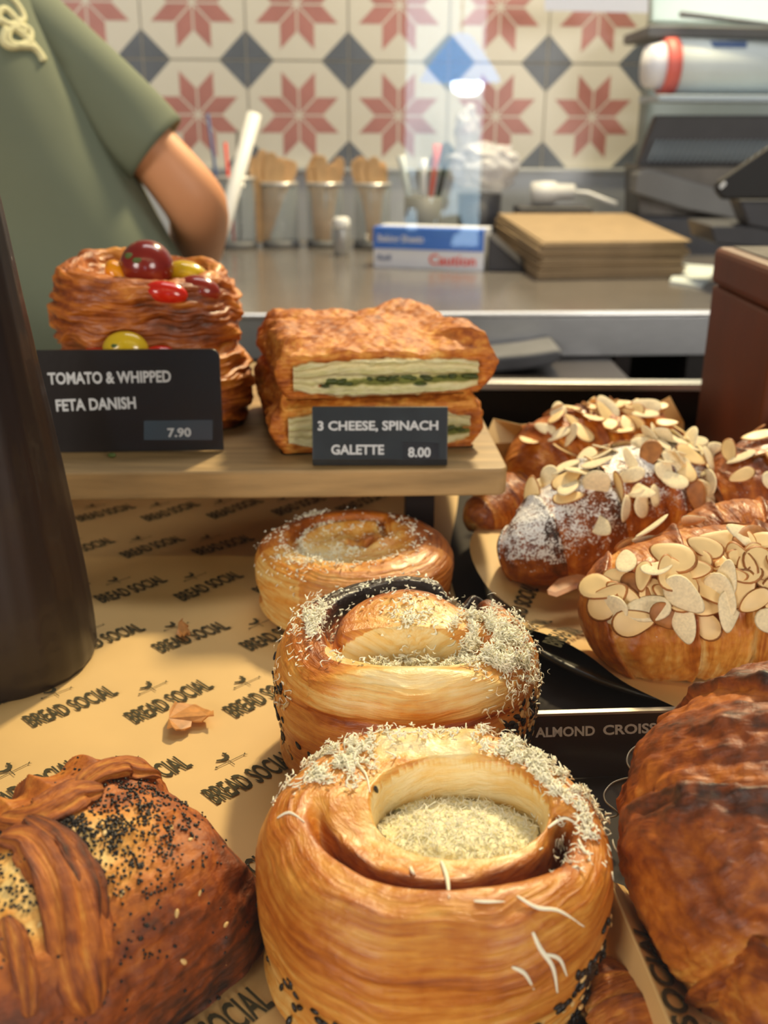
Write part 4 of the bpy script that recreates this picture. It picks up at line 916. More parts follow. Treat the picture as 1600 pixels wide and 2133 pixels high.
# ------------------------------------------------------------------ almond croissants on their papered plate
e_pts = [az(1010, 1190, ZT+.01), az(1100, 1330, ZT+.01), az(1200, 1420, ZT+.01), az(1330, 1466, ZT+.01), az(1470, 1482, ZT+.01)]
Aq = np.array([[p_[0], p_[1], 1] for p_ in e_pts]); bq = np.array([-(p_[0]**2+p_[1]**2) for p_ in e_pts]); so = np.linalg.lstsq(Aq, bq, rcond=None)[0]
pcx, pcy = -so[0]/2, -so[1]/2; pr = math.sqrt(pcx**2+pcy**2-so[2]); print('plate', pcx, pcy, pr)
pl_c = np.array([pcx, pcy, WT+.0008]); ang_ = np.linspace(0, 2*np.pi, 128, endpoint=False)[:, None]
far = max(0, .665-pcy)/pr
pr_s = [(.0, 0), (.62, 0), (.70, .001), (.90, .006), (1.0, .0105), (1.0, .0125), (.98, .0125), (.88, .0080), (.70, .003), (.0, .003)]
def pl_pt(k, z_): return xyz(pcx+pr*k*np.cos(ang_)*1.0, pcy+pr*k*np.sin(ang_)*np.where(np.sin(ang_) > 0, max(.5, far), 1), WT+.0008+z_+0*ang_)
P = np.concatenate([pl_pt(max(k, .004), z_) for k, z_ in pr_s], 1)
o = grid_obj('oval_plate', P, M['plate'], None, cu=True, caps=True); tag(o, 'dark olive plate with a raised rim under the almond croissants', 'plate')
# paper liner
n1, n2 = 150, 60; a = np.linspace(0, 2*np.pi, n1, endpoint=False)[:, None]; s = np.linspace(.02, 1, n2)[None]
wob = 1+.10*np.cos(a*4+.6)+.05*np.sin(a*7+1)+.03*np.sin(a*11)
ext = lambda q: 1+.13*np.exp(-((np.mod(q, 2*np.pi)-math.radians(250))/.75)**2)
kx = s*.93*wob*ext(a); liftp = .0035+.0085*sstep(.62, 1.05, s*wob)*(1+.5*np.sin(a*5+.8)+.3*np.sin(a*9))
LX = pcx+pr*kx*np.cos(a); LY = pcy+pr*kx*np.sin(a)*np.where(np.sin(a) > 0, max(.5, far), 1)
LP = xyz(LX, LY, WT+.004+liftp+0*a); V = LP.reshape(-1, 3).tolist(); F = grid_faces(n1, n2, True); FM = [0]*len(F)
def lz(x, y):
    ky = np.where(y-pcy > 0, max(.5, far), 1); dx = (x-pcx)/pr; dy = (y-pcy)/pr/ky; aa = np.arctan2(dy, dx); rr_ = np.hypot(dx, dy)/.93
    wb = 1+.10*np.cos(aa*4+.6)+.05*np.sin(aa*7+1)+.03*np.sin(aa*11); return xyz(x, y, WT+.0046+.0035+.0085*sstep(.62, 1.05, rr_)*(1+.5*np.sin(aa*5+.8)+.3*np.sin(aa*9)))
for p0_, p1_ in (((1150, 1290), (1100, 1360)), ((1205, 1330), (1165, 1385)), ((1130, 1210), (1085, 1290))):
    b0_, b1_ = az(*p0_, ZT+.012)[:2], az(*p1_, ZT+.012)[:2]; dd_ = b0_-b1_; stamp(V, F, FM, b1_, dd_, .038, .0085, lz, emblem=False)
o = mesh_obj('printed_paper', V, F, [M['paper'], M['ink']], None, True, None, FM); tag(o, 'crumpled printed paper liner under the almond croissants', 'paper')
o.data.polygons.foreach_set('use_smooth', [True]*len(o.data.polygons))
# upturned corners of the liner at the back
for pts_, lab in (([(1005, 925), (1028, 872), (1085, 885), (1130, 880), (1165, 890), (1150, 960), (1060, 975)], 'left'), ([(1260, 915), (1330, 862), (1396, 826), (1425, 880), (1420, 960), (1300, 980)], 'right')):
    ypl = .64 if lab == 'right' else .60; V = []; n_ = len(pts_)
    q = [ay(x, y, ypl+(.012 if i % 2 else -.004)) for i, (x, y) in enumerate(pts_)]
    q = [np.array([p_[0], p_[1], max(p_[2], WT+.006)]) for p_ in q]
    c_ = sum(q)/n_+np.array([0, -.008, 0]); th_ = np.array([0, .0006, 0]); mbx = MB()
    mbx.add([c_]+q+[c_+th_]+[p_+th_ for p_ in q], [(0, i+1, (i+1) % n_+1) for i in range(n_)]+[(n_+1, n_+2+(i+1) % n_, n_+2+i) for i in range(n_)]+[(i+1, n_+2+i, n_+2+(i+1) % n_, (i+1) % n_+1) for i in range(n_)])
    o2 = mbx.build('paper_corner', M['paper'], None, fix=False); mw = o2.matrix_world.copy(); o2.parent = o; o2.location = o2.location-o.location

ZP = WT+.0075
def C3(px, py, z): return az(px, py, z)
GA = 'almond croissants on the plate'
# back, clean golden side facing the lens
ra, P, NN, TT = make_croissant('almond_croissant', 'rear almond croissant of the plate with clean ribbed golden side, before the wooden box', [C3(1088, 1030, -.203), C3(1160, 985, -.197), C3(1265, 962, -.195), C3(1370, 960, -.195), C3(1445, 945, -.190)], [.018, .034, .037, .033, .013], 61, .44, 5, .95, ZP, 'croissant', GA)
up = NN[..., 2]; flakes(P, NN, np.maximum(0, up-.70)*(TT > .12), 40, ra, 3, .15, .42)
b2, P2, N2, T2 = make_croissant('almond_croissant', 'mostly hidden croissant end under the rear almond croissant, by the board leg', [C3(990, 1090, -.208), C3(1040, 1060, -.207), C3(1090, 1040, -.206), C3(1140, 1040, -.205)], [.010, .018, .018, .010], 66, .50, 4, .9, ZP, 'croissant', GA)
# middle, dusted with sugar
def sug(P, Nn, t): return np.clip(.22+.34*np.clip(Nn[..., 2], 0, 1)+.14*np.exp(-((t-.18)/.16)**2)*(Nn[..., 2] > .1)+.34*fbm(P, 110, 3, 8)-.25*(t > .75)*(Nn[..., 2] < .6), 0, .62)*(Nn[..., 2] > -.25)
rb, P, NN, TT = make_croissant('almond_croissant', 'dark sugar-dusted almond croissant lying slanted across the middle of the plate', [C3(1040, 1165, -.208), C3(1120, 1140, -.201), C3(1230, 1080, -.193), C3(1350, 1038, -.191), C3(1450, 1022, -.190), C3(1512, 1040, -.188)], [.012, .023, .031, .034, .028, .010], 62, .66, 6, .9, ZP, 'croissant', GA, sugar=sug)
flakes(P, NN, np.maximum(0, NN[..., 2]-.35)*sstep(.22, .4, TT)*(1.)+.4*np.maximum(0, NN[..., 2]-.8)*(TT > .05), 66, rb, 5, .82, .34, 1.06)
flakes(P, NN, (NN[..., 2] > -.05)*(NN[..., 2] < .5)*(NN[..., 1] < 0)*np.exp(-((TT-.62)/.12)**2), 5, rb, 51, .9, .2, 1.1)
# right, partly out of view
rc, P, NN, TT = make_croissant('almond_croissant', 'lightly dusted almond croissant touching the dark one, cut by the right edge', [C3(1490, 1085, -.196), C3(1560, 1060, -.191), C3(1660, 1020, -.190), C3(1760, 1000, -.192), C3(1840, 1000, -.195)], [.022, .034, .036, .03, .014], 63, .58, 6, .95, ZP, 'croissant', GA, sugar=lambda P, Nn, t: np.clip(.12+.26*np.clip(Nn[..., 2], 0, 1)+.2*fbm(P, 60, 2, 8), 0, .6))
flakes(P, NN, np.maximum(0, NN[..., 2]-.55), 34, rc, 6, .45, .35)
# front right, covered with overlapping flakes
rd, P, NN, TT = make_croissant('almond_croissant', 'nearest almond croissant, thickly covered with overlapping cream almond flakes', [C3(1222, 1318, -.207), C3(1300, 1290, -.199), C3(1420, 1262, -.194), C3(1550, 1255, -.193), C3(1680, 1270, -.195), C3(1780, 1300, -.2)], [.014, .029, .034, .036, .032, .014], 64, .46, 5, .95, ZP, 'croissant', GA, sugar=lambda P, Nn, t: np.clip(.06+.2*np.clip(Nn[..., 2], 0, 1)+.22*fbm(P, 60, 2, 18), 0, .6))
front = np.clip(-NN[..., 1], 0, 1)
wgt = np.maximum(0, NN[..., 2]*.8+front*.75-.45)*(NN[..., 2] > .30)*(TT > .10)*sstep(1.0, .5, NN[..., 2]-front*.6+.1)*(1-.8*sstep(.30, .15, TT)*(NN[..., 2] < .6))
flakes(P, NN, wgt, 98, rd, 7, .22, .22, 1.02, .0045)
hump, P3, N3, T3 = make_croissant('almond_croissant', 'smooth golden croissant back rising behind the flake-covered one', [C3(1400, 1200, -.197), C3(1480, 1170, -.193), C3(1580, 1165, -.192), C3(1680, 1180, -.195)], [.012, .026, .029, .018], 68, .42, 4, .95, ZP, 'croissant', GA, sugar=lambda P, Nn, t: np.clip(.10+.2*np.clip(Nn[..., 2], 0, 1)+.25*fbm(P, 60, 2, 28), 0, .6))
# dough scrap hanging below the dusted one
cr_ = [C3(x, y, -.205) for x, y in ((1140, 1240), (1165, 1215), (1205, 1205), (1250, 1215), (1200, 1228), (1160, 1246))]
o = MB().prism(cr_, (0, .004, .001)).build('pastry_flake', mat('baked_scrap', 'a9652b', .5, var=.3, vs=200), None, bevel=.0008); tag(o, 'loose baked dough scrap below the dusted almond croissant', 'crumb')

# ------------------------------------------------------------------ plain croissants in the right foreground
re_, P, NN, TT = make_croissant('croissant', 'big dark brown glazed croissant in the right foreground', [C3(1830, 1520, -.190), C3(1735, 1600, -.188), C3(1655, 1725, -.189), C3(1650, 1855, -.193), C3(1710, 1970, -.200), C3(1790, 2065, -.207)], [.018, .040, .0455, .042, .034, .016], 71, .60, 5, .95, WT+.006, 'dark_croissant', None, shear=.35, lump=.09, step=.05, blis=.10)
rf, P, NN, TT = make_croissant('croissant', 'orange brown croissant end at the lower right corner', [C3(1740, 2260, -.210), C3(1750, 2170, -.202), C3(1810, 2110, -.198), C3(1910, 2060, -.196)], [.016, .028, .032, .02], 72, .46, 4, .95, WT+.006, 'dark_croissant', blis=.06)
rg, P, NN, TT = make_croissant('croissant', 'flat golden pastry tucked low between the front roll and the folded paper', [C3(1235, 2010, -.221), C3(1275, 2060, -.219), C3(1310, 2110, -.219), C3(1360, 2200, -.219)], [.006, .009, .011, .009], 73, .42, 3, .6, WT+.004, 'roll' if False else 'croissant')

# ------------------------------------------------------------------ folded seeded pastry, bottom left
cG = np.array([-.0895, .2125, WT+.0048])
ol = superell(.0535, .0375, 4.2); ROTG = math.radians(49.5)
prf = [(0, .02, 0), (.12, .90, 0), (.2, .99, .003), (.3, 1.01, .012), (.42, .96, .024), (.52, .87, .034), (.62, .72, .0415), (.75, .50, .0468), (.88, .26, .049), (1, .01, .050)]
def dispG(P, Nn, th, s):
    c_, s_ = math.cos(ROTG), math.sin(ROTG); u = P[..., 0]*c_+P[..., 1]*s_; v = -P[..., 0]*s_+P[..., 1]*c_      # u: along, v: across, v>0 is the far left side
    w_ = fbm(xyz(u*40, v*40, P[..., 2]*40), 1, 3, 81); f_ = fbm(xyz(u*150, v*60, P[..., 2]*200), 1, 3, 84)
    ri = 1-np.abs(fbm(xyz(u*22, v*60+w_*.5, P[..., 2]*50), 1, 3, 83))*3
    edge = sstep(.010, .030, v)
    sc = edge*(.0045*(1-np.abs(np.sin(u*190+w_*2.2)))+.004)*sstep(.25, .45, s)          # scalloped far edge
    return .0026*w_+.0016*np.clip(ri, -1, 1)*sstep(.2, .4, s)+.0011*f_+sc
P, NN, TH, S_, Z_, d_ = lump_grid(ol, prf, cG, ROTG, 81, dispG, 520, 200)
rG = thing('seeded_pastry', cG, 'dark folded square pastry sprinkled with poppy seeds, bottom left', 'pastry')
x = P[..., 0]-cG[0]; y = P[..., 1]-cG[1]; zz_ = P[..., 2]-cG[2]; c_, s_ = math.cos(ROTG), math.sin(ROTG); u = x*c_+y*s_; v = -x*s_+y*c_
wN = fbm(P, 60, 3, 91)
pale = np.exp(-(((u+.002)/.030)**2+((v+.013)/.017)**2)**1.4)*sstep(.012, .030, zz_)
tt = .64-.50*pale+.13*wN+.10*sstep(-.005, -.03, v)+.10*sstep(.02, .05, u)+.08*sstep(.03, .01, zz_)-.10*np.exp(-((v-.022)/.008)**2)
grid_obj('dough', P, M['crust_dark'], rG, cu=True, attrs={'toast': tt, 'flow': xyz(u*60+0*v, v*160, zz_*260), 'sugar': 0*tt}, caps=True)
# folded dough bands lying on the left side
for k, (pl, w0, up_) in enumerate([([(5, 1740), (70, 1750), (130, 1830), (165, 1940), (185, 2040), (200, 2120)], .0055, .001), ([(60, 1715), (115, 1755), (150, 1800), (190, 1870), (215, 1960)], .0035, .003), ([(5, 1700), (60, 1702), (110, 1680), (160, 1650), (215, 1640)], .0048, .001), ([(165, 1640), (200, 1612), (255, 1598), (300, 1604), (350, 1608)], .0036, .0015), ([(5, 1900), (30, 1950), (55, 2030), (70, 2120)], .0024, -.0005)]):
    cpts = np.array([on_grid(P, a_, b_) for a_, b_ in pl])+(0, 0, up_)
    t_ = np.linspace(0, 1, 120); Cc = interp(np.linspace(0, 1, len(pl)), cpts, t_); Tt = np.gradient(Cc, axis=0); Tt /= np.linalg.norm(Tt, axis=1, keepdims=True)
    Ss = np.cross(Tt, [0, 0, 1.]); Ss /= np.linalg.norm(Ss, axis=1, keepdims=True); Uu = np.cross(Ss, Tt); aa = np.linspace(0, 2*np.pi, 72, endpoint=False)[:, None]; tr_ = t_[None]
    rr_ = w0*np.sin(np.clip(tr_, .02, .98)*np.pi)**.4*(1+.14*np.sin(aa*7+tr_*7+k)+.16*fbm(xyz(np.cos(aa)*2+0*tr_, np.sin(aa)*2+0*tr_, tr_*9+0*aa), 1, 3, 100+k))
    PP = Cc[None]+Ss[None]*(np.cos(aa)*rr_*1.35)[..., None]+Uu[None]*(np.sin(aa)*rr_*.62)[..., None]
    tq = (.62, .74, .58, .56, .62)[k]+.10*np.sin(aa*7+tr_*7+k)+0*tr_
    grid_obj('dough_fold', PP, M['crust_dark'], rG, cu=True, attrs={'toast': tq, 'flow': xyz(np.cos(aa)*6+0*tr_, np.sin(aa)*6+0*tr_, tr_*5+0*aa), 'sugar': 0*tq}, caps=True)
ps = sstep(-.1, .5, NN[..., 2])*(np.exp(-(((u-.006)/.030)**2+((v+.010)/.018)**2))+.8*np.exp(-(((u-.030)/.012)**2+((v-.004)/.012)**2)))*sstep(-.045, -.02, u)
seeds(P, NN, ps*np.maximum(.06, fbm(P, 170, 3, 7)+.12), 3600, rG, 25, .00052, 'poppy', 0)
seeds(P, NN, ps, 22, rG, 26, .0013, 'white', 22)
seeds(P, NN, sstep(-.4, .3, NN[..., 2])*sstep(-.005, -.025, v)*(zz_ > .008), 26, rG, 27, .0012, 'white', 26)

# ------------------------------------------------------------------ tomato danishes stacked on the board
def layered(name, label, c, a_, b_, n_, rot, Hh, seed, tilt, open_top=True, grp=None, cat='pastry', tb=.52):
    pr_ = [(0, .02, 0), (.10, .86, 0), (.2, .97, .06), (.35, 1.04, .32), (.5, 1.03, .62), (.62, .96, .86), (.7, .86, 1.0), (.76, .74, 1.0), (.84, .60, .84), (.92, .35, .78), (1, .01, .76)]
    pr_ = [(p_[0], p_[1], p_[2]*Hh) for p_ in pr_]
    def dp(P, Nn, th, s):
        w_ = fbm(xyz(P[..., 0]*30, P[..., 1]*30, P[..., 2]*30), 1, 3, seed); z_ = P[..., 2]/Hh
        lay = (1-np.abs(np.sin((z_*3+.55*np.sin(th*2+1)+w_*1.2)*math.pi)))**1.0; side = sstep(.78, .6, s)*sstep(.1, .2, s)
        fine = fbm(xyz(np.cos(th)*2.2, np.sin(th)*2.2, z_*17+w_*3+.6*np.sin(th+1)), 1, 4, seed+2)
        return (.0022*lay-.001)*side+.0050*w_+.0040*fine*sstep(.1, .2, s)
    P, Nn, TH, S_, Z_, d = lump_grid(superell(a_, b_, n_), pr_, (0, 0, 0), rot, seed, dp)
    tt = tb+.10*fbm(xyz(np.cos(TH)*2, np.sin(TH)*2, P[..., 2]/Hh*9), 1, 3, seed+7)+.26*sstep(.003, -.004, d)-.10*sstep(.6, .8, S_)
    P[..., 2] += (P[..., 0]*tilt[0]+P[..., 1]*tilt[1])*np.clip(P[..., 2]/Hh, 0, 1)
    fl_ = xyz(np.cos(TH)*3+0*S_, np.sin(TH)*3+0*S_, P[..., 2]/Hh*15)
    P = P+np.array(c); r_ = thing(name, c, label, cat, grp)
    grid_obj('dough', P, M['danish'], r_, cu=True, attrs={'toast': tt, 'flow': fl_}, caps=True); return r_, P
dc = az(312, 560, ZB)*0+np.array([-.1375, .590, WB+.0008])
q = ay(312, 700, .590); dc[0] = q[0]
layered('tomato_danish', 'lower tomato danish on the board, half hidden by the tomato sign', dc+(.004, -.004, 0), .052, .050, 3.0, .25, .044, 110, (0, 0), grp='tomato danishes')
layered('tomato_danish', 'upper tomato danish topped with a whole dark red cherry tomato', dc+(-.001, .003, .039), .0515, .049, 2.8, .15, .049, 111, (-.10, .05), grp='tomato danishes')
def tom(name, px, py, y, r, m, label, sc=(1, 1, 1), rot=0, specks=0, grp=None):
    p = ay(px, py, y); me_ = MB().ball((0, 0, 0), r, 18, 0, sc)
    o = me_.build(name, m, None, True); o.location = Vector(p); o.rotation_euler = (0, 0, 0); o.data.transform(Matrix.Rotation(rot, 4, 'Y') @ Matrix.Translation((0, 0, -0)) )
    # recentre the mesh on its own middle
    c = np.array([v.co[:] for v in o.data.vertices]); off = (c.max(0)+c.min(0))/2; o.data.transform(Matrix.Translation(tuple(-off)))
    tag(o, label, 'tomato', grp); rng = random.Random(int(px))
    for k in range(specks):
        d = Vector((rng.uniform(-1, 1), -1, rng.uniform(-.3, 1))).normalized()*r*.97; mb2 = MB().ball((d.x*sc[0], d.y*sc[1], d.z*sc[2]), r*.16, 5, 0, (1.2, .5, .8)); h_ = mb2.build('herb_speck', M_herb, None, True); h_.parent = o; h_.location = h_.location
    return o
M_herb = mat('herb', '4f6128', .6)
mt = {k: mat('tomato_'+k, c, .22, coat=.5, var=.12, vs=60) for k, c in (('dark', '7e2418'), ('red', 'd0260f'), ('orange', 'e69410'), ('yellow', 'd9b41f'), ('maroon', '8e2a18'))}
yt = .578
tom('cherry_tomato', 306, 556, yt, .0150, mt['dark'], 'whole dark red cherry tomato crowning the upper danish', specks=3)
tom('tomato_wedge', 248, 578, yt-.004, .0085, mt['orange'], 'orange tomato piece left of the whole dark tomato', (.75, .9, 1.25), -.5)
tom('tomato_wedge', 346, 610, yt-.024, .0075, mt['red'], 'bright red tomato piece in front of the whole dark tomato', (1.6, .9, .85), .15)
tom('tomato_wedge', 392, 572, yt+.012, .0095, mt['yellow'], 'yellow tomato piece right of the whole dark tomato', (1.3, .9, .8), .3)
tom('tomato_wedge', 414, 604, yt-.008, .0095, mt['maroon'], 'dull red tomato piece at the right rim of the upper danish', (1.3, .9, .85), .2)
tom('tomato_wedge', 262, 728, dc[1]-.053, .0100, mt['yellow'], 'yellow tomato half peeking over the tomato sign', (1.25, .8, 1), 0, 1)
tom('tomato_wedge', 205, 742, dc[1]-.050, .0080, mt['red'], 'red tomato piece just left of the yellow half above the sign', (1.5, .8, .6))
tom('tomato_wedge', 334, 738, dc[1]-.052, .0070, mt['red'], 'small red tomato piece just right of the yellow half above the sign', (1.3, .8, .7))
o = MB().ball(az(233, 948, ZB+.0015), .0018, 6, 0, (1.3, .8, .7)).build('herb_crumb', M_herb, None, True); tag(o, 'tiny green herb crumb on the board before the tomato sign', 'crumb')

# ------------------------------------------------------------------ spinach galettes
def galette(corners, z0, Hh, seed, label, cutf, parent_grp='spinach galettes', dome=.010):
    """corners: FL, FR, BR, BL on the board; front edge is the cut face"""
    c4 = np.array(corners); ctr = c4.mean(0); nu, nv = 520, 150
    per = []; es = [(0, 1), (1, 2), (2, 3), (3, 0)]; L = [np.linalg.norm(c4[b]-c4[a]) for a, b in es]; tot = sum(L); tag_e = []
    for k in range(nu):
        d = k/nu*tot; i = 0
        while d > L[i] and i < 3: d -= L[i]; i += 1
        a, b = es[i]; per.append(c4[a]+(c4[b]-c4[a])*d/L[i]); tag_e.append(i)
    per = np.array(per); tag_e = np.array(tag_e)
    ker = np.hanning(17); ker /= ker.sum(); sm_ = np.stack([np.convolve(np.concatenate([per[-8:, j], per[:, j], per[:8, j]]), ker, 'valid') for j in range(2)], 1)
    isf = np.convolve(np.concatenate([(tag_e == 0)[-4:], tag_e == 0, (tag_e == 0)[:4]]).astype(float), np.ones(9)/9, 'valid')[:, None]
    s = np.linspace(0, 1, nv)[None]; ks = [0, .08, .16, .3, .45, .55, .64, .8, 1]
    inset = interp(ks, [.01, .88, .95, 1.03, 1.03, .97, .90, .55, .01], s); insf = interp(ks, [.01, .90, .955, .972, .972, .985, .93, .55, .01], s)
    zz = interp(ks, [0, 0, .03, .32, .68, .92, 1.0, 1.05, 1.1], s); k_ = inset*(1-isf)+insf*isf
    ctrx = ctr[None, None]; XY = ctrx+(sm_[:, None]-ctrx)*k_[..., None]
    _k = np.arange(nu)[:, None]/nu*2*math.pi; crimp = np.clip(.5+.9*fbm(xyz(np.cos(_k)*3.2, np.sin(_k)*3.2, 0*_k), 1, 3, seed+21), 0, 1.3); big = fbm(xyz(XY[..., 0]*45, XY[..., 1]*45, zz*2+seed), 1, 4, seed)
    edge = np.exp(-((s-.5)/.17)**2)*(1-isf)
    dirn = (sm_-ctr)/np.linalg.norm(sm_-ctr, axis=1, keepdims=True)
    gn = fbm(xyz(XY[..., 0]*150, XY[..., 1]*150, zz*5+seed), 1, 3, seed+40)
    XY = XY+dirn[:, None]*(edge*(.0050*crimp+.0075*big+.0030*gn)+isf*(np.exp(-((s-.32)/.2)**2))*.0022*fbm(xyz(XY[..., 0]*60, zz*26, 0*zz), 1, 3, seed+3))[..., None]
    Z = z0+zz*Hh+np.clip(s-.5, 0, 1)*dome*1.6*sstep(.5, .8, s)+(1-isf)*np.exp(-((s-.66)/.10)**2)*(.0055*crimp+.003)+.0030*big*sstep(.05, .3, s)+(1-isf)*.0016*gn*sstep(.3, .5, s)+.0012*fbm(xyz(XY[..., 0]*160, XY[..., 1]*160, 0*zz), 1, 3, seed+5)*sstep(.5, .6, s)
    P = np.stack([XY[..., 0], XY[..., 1], np.maximum(Z, z0)], -1)
    face = isf*sstep(.10, .16, s)*sstep(.60, .54, s)
    tt = .53+.16*np.maximum(0, -big)*edge*2+.08*big-.10*np.exp(-((s-.58)/.05)**2)*isf+.15*(1-isf)*sstep(.5, .3, s)
    rt = thing('spinach_galette', (ctr[0], ctr[1], z0), label, 'pastry', parent_grp)
    grid_obj('crust', P, M['galette'], rt, cu=True, attrs={'toast': tt, 'flow': xyz(P[..., 0]*120, P[..., 1]*30, P[..., 2]*300)}, caps=True)
    # layered crumb on the cut face
    m, n_ = 150, 60; u = np.linspace(.045, .955, m)[:, None]; v = np.linspace(0, 1, n_)[None]; A_, B_ = c4[0], c4[1]; e = (B_-A_)/np.linalg.norm(B_-A_); nf = np.array([e[1], -e[0]])
    wv = fbm(xyz(u*9, v*1.2, 0*u*v+seed), 1, 3, seed+8); env = np.sin(np.pi*np.clip(.04+.92*u, 0, 1))**.34+.10*fbm(xyz(u*16, 0*u, 0*u+seed), 1, 3, seed+30); z_ = z0+Hh*(.47+.43*(2*v-1)*env+.07*wv+.05*(.5-u))
    lay = np.sin((v*7+wv*1.3)*math.pi); mid = np.exp(-((v-.38-.10*(u-.5)+.10*wv)/.13)**2)
    off = .0018+.0016*lay+.0022*np.sin(np.pi*np.clip(v, .0, 1))-.0030*mid+.001*fbm(xyz(u*40, v*14, 0*u*v), 1, 2, seed+12)
    off = off*np.sin(np.pi*np.clip((u-.05)/.9, .04, .96))**.25
    base_ = A_+(B_-A_)*u[..., None]*1.0; base_ = ctr+(base_-ctr)*.985
    Pf = np.stack([base_[..., 0]+nf[0]*off, base_[..., 1]+nf[1]*off, z_], -1); Pb = Pf.copy(); Pb[..., 0] -= nf[0]*.010; Pb[..., 1] -= nf[1]*.010
    tc_ = .42-.10*lay+.45*sstep(.90, 1, v+.04*wv)+.40*sstep(.12, 0, v)+.4*sstep(.06, 0, u)+.4*sstep(.94, 1, u)-.75*mid*sstep(.15, .3, u)*(.8+.5*wv)
    V = np.concatenate([Pf.reshape(-1, 3), Pb.reshape(-1, 3)]); F = grid_faces(m, n_); nn_ = m*n_; F += [tuple(i+nn_ for i in f[::-1]) for f in F]
    fl2 = xyz(u*14+0*v, v*34+0*u, 0*u*v); at = {'toast': np.concatenate([tc_.ravel()]*2), 'flow': np.concatenate([fl2.reshape(-1, 3)]*2)}
    mesh_obj('layered_crumb', V, F, M['crumb'], rt, True, at)
    rng = np.random.default_rng(seed); mb = MB()
    for k in range(46):
        uu = rng.uniform(.18, .92); vv = .38+.10*(uu-.5)+rng.normal()*.05; bpt = A_+(B_-A_)*uu+nf*(.0002+rng.uniform(-.0010, .0014)); p_ = (bpt[0], bpt[1], z0+Hh*(.08+.84*vv)); rr_ = rng.uniform(.0010, .0024)
        mb.ball(p_, rr_, 6, 0, (rng.uniform(1.0, 2.0), .7, rng.uniform(.4, .8)))
    mb.build('spinach', M['spinach'], rt, True, fix=False)['kind'] = 'stuff'
    return rt
FLc, FRc = az(578, 958, ZB)[:2]+(0, .006), az(1000, 940, ZB)[:2]+(0, .006)
print('gal', FLc, FRc)
galette([FLc, FRc, (FRc[0]-.030, FRc[1]+.105), (FLc[0]-.022, FLc[1]+.105)], WB+.0008, .026, 131, 'lower spinach galette on the board, behind the galette sign', True, dome=.004)
galette([(FLc[0]+.003, FLc[1]+.003), (FRc[0]+.004, FRc[1]+.006), (FRc[0]-.026, FRc[1]+.115), (FLc[0]-.020, FLc[1]+.110)], WB+.0298, .0235, 137, 'upper spinach galette with its green layered cut face to the front', True, dome=.008)

# crumbs on the printed paper
for pts_, lab in (([(350, 1545), (362, 1500), (400, 1487), (440, 1505), (448, 1520), (405, 1530), (380, 1548)], 'ragged golden dough scrap on the printed paper beside a shop name line'), ([(370, 1345), (378, 1322), (392, 1320), (400, 1343), (385, 1352)], 'small brown dough scrap on the printed paper near the shadow edge')):
    q = []
    for i in range(len(pts_)):
        a_, b_ = np.array(pts_[i]), np.array(pts_[(i+1) % len(pts_)])
        for t_ in (0, .33, .66): q.append(az(*(a_*(1-t_)+b_*t_+np.random.default_rng(i*3+int(t_*9)).normal(size=2)*2.5), ZT)+(0, 0, .0058+.0012*math.sin(i*2+t_*3)))
    o = MB().prism(q, (0, 0, .0007)).build('pastry_flake', mat('golden_scrap', 'c98a48', .5, var=.25, vs=250), None); tag(o, lab, 'crumb')
# ------------------------------------------------------------------ the person behind the case
def skin_mesh(name, nodes, edges, m, parent, sub=2, tr=None):
    V = [Vector(n[0]) for n in nodes]; base = Vector((0, 0, 0)); q = parent
    while q is not None: base += q.location; q = q.parent
    me = bpy.data.meshes.new(name); me.from_pydata([tuple(v-base) for v in V], edges, []); me.update()
    o = bpy.data.objects.new(name, me); COL.objects.link(o); o.parent = parent
    sk = o.modifiers.new('skin', 'SKIN'); sk.use_smooth_shade = True; sk.branch_smoothing = .6
    for i, n in enumerate(nodes):
        d = me.skin_vertices[0].data[i]; r = n[1]; d.radius = r if isinstance(r, tuple) else (r, r); d.use_root = (i == 0)
    s = o.modifiers.new('sub', 'SUBSURF'); s.levels = sub; s.render_levels = sub
    me.materials.append(m); return o
px0 = -.378; py0 = 1.045
pr = thing('person', (px0, py0, 0), 'person in a sage green t-shirt with cream print, right elbow bent over the worktop', 'person')
el = ay(418, 432, 1.06); wr = np.array([-.245, 1.30, CZ-.175]); sh_ = np.array([-.50, py0+.0, 1.335]); se = ay(322, 318, 1.055)
lx = lambda z: px0-.50*max(0, z-.95)
nodes = [((px0, py0, .93), (.150, .10)), ((lx(1.05), py0, 1.05), (.140, .098)), ((lx(1.2), py0, 1.20), (.150, .105)), ((lx(1.33), py0, 1.33), (.12, .09)), ((lx(1.43), py0+.01, 1.43), (.055, .055)), ((lx(1.49), py0+.015, 1.49), (.05, .05)),
         (tuple(sh_), (.045, .045)), (tuple(se), (.031, .031)), (tuple(el), (.033, .036)), (tuple(el*.55+wr*.45+(0, 0, -.004)), (.033, .033)), (tuple(wr), (.022, .026)),
         ((lx(1.36)-.17, py0, 1.34), (.045, .045)), ((lx(1.2)-.24, py0+.03, 1.2), (.040, .040)), ((px0-.32, py0+.06, 1.06), (.034, .036)), ((px0-.23, py0+.20, .99), (.032, .032)), ((px0-.12, py0+.23, .97), (.023, .027)),
         ((px0+.09, py0, .86), (.085, .09)), ((px0+.10, py0, .50), (.058, .062)), ((px0+.10, py0+.01, .10), (.038, .042)), ((px0+.10, py0+.10, .04), (.036, .03)),
         ((px0-.09, py0, .86), (.085, .09)), ((px0-.10, py0, .50), (.058, .062)), ((px0-.10, py0+.01, .10), (.038, .042)), ((px0-.10, py0+.10, .04), (.036, .03))]
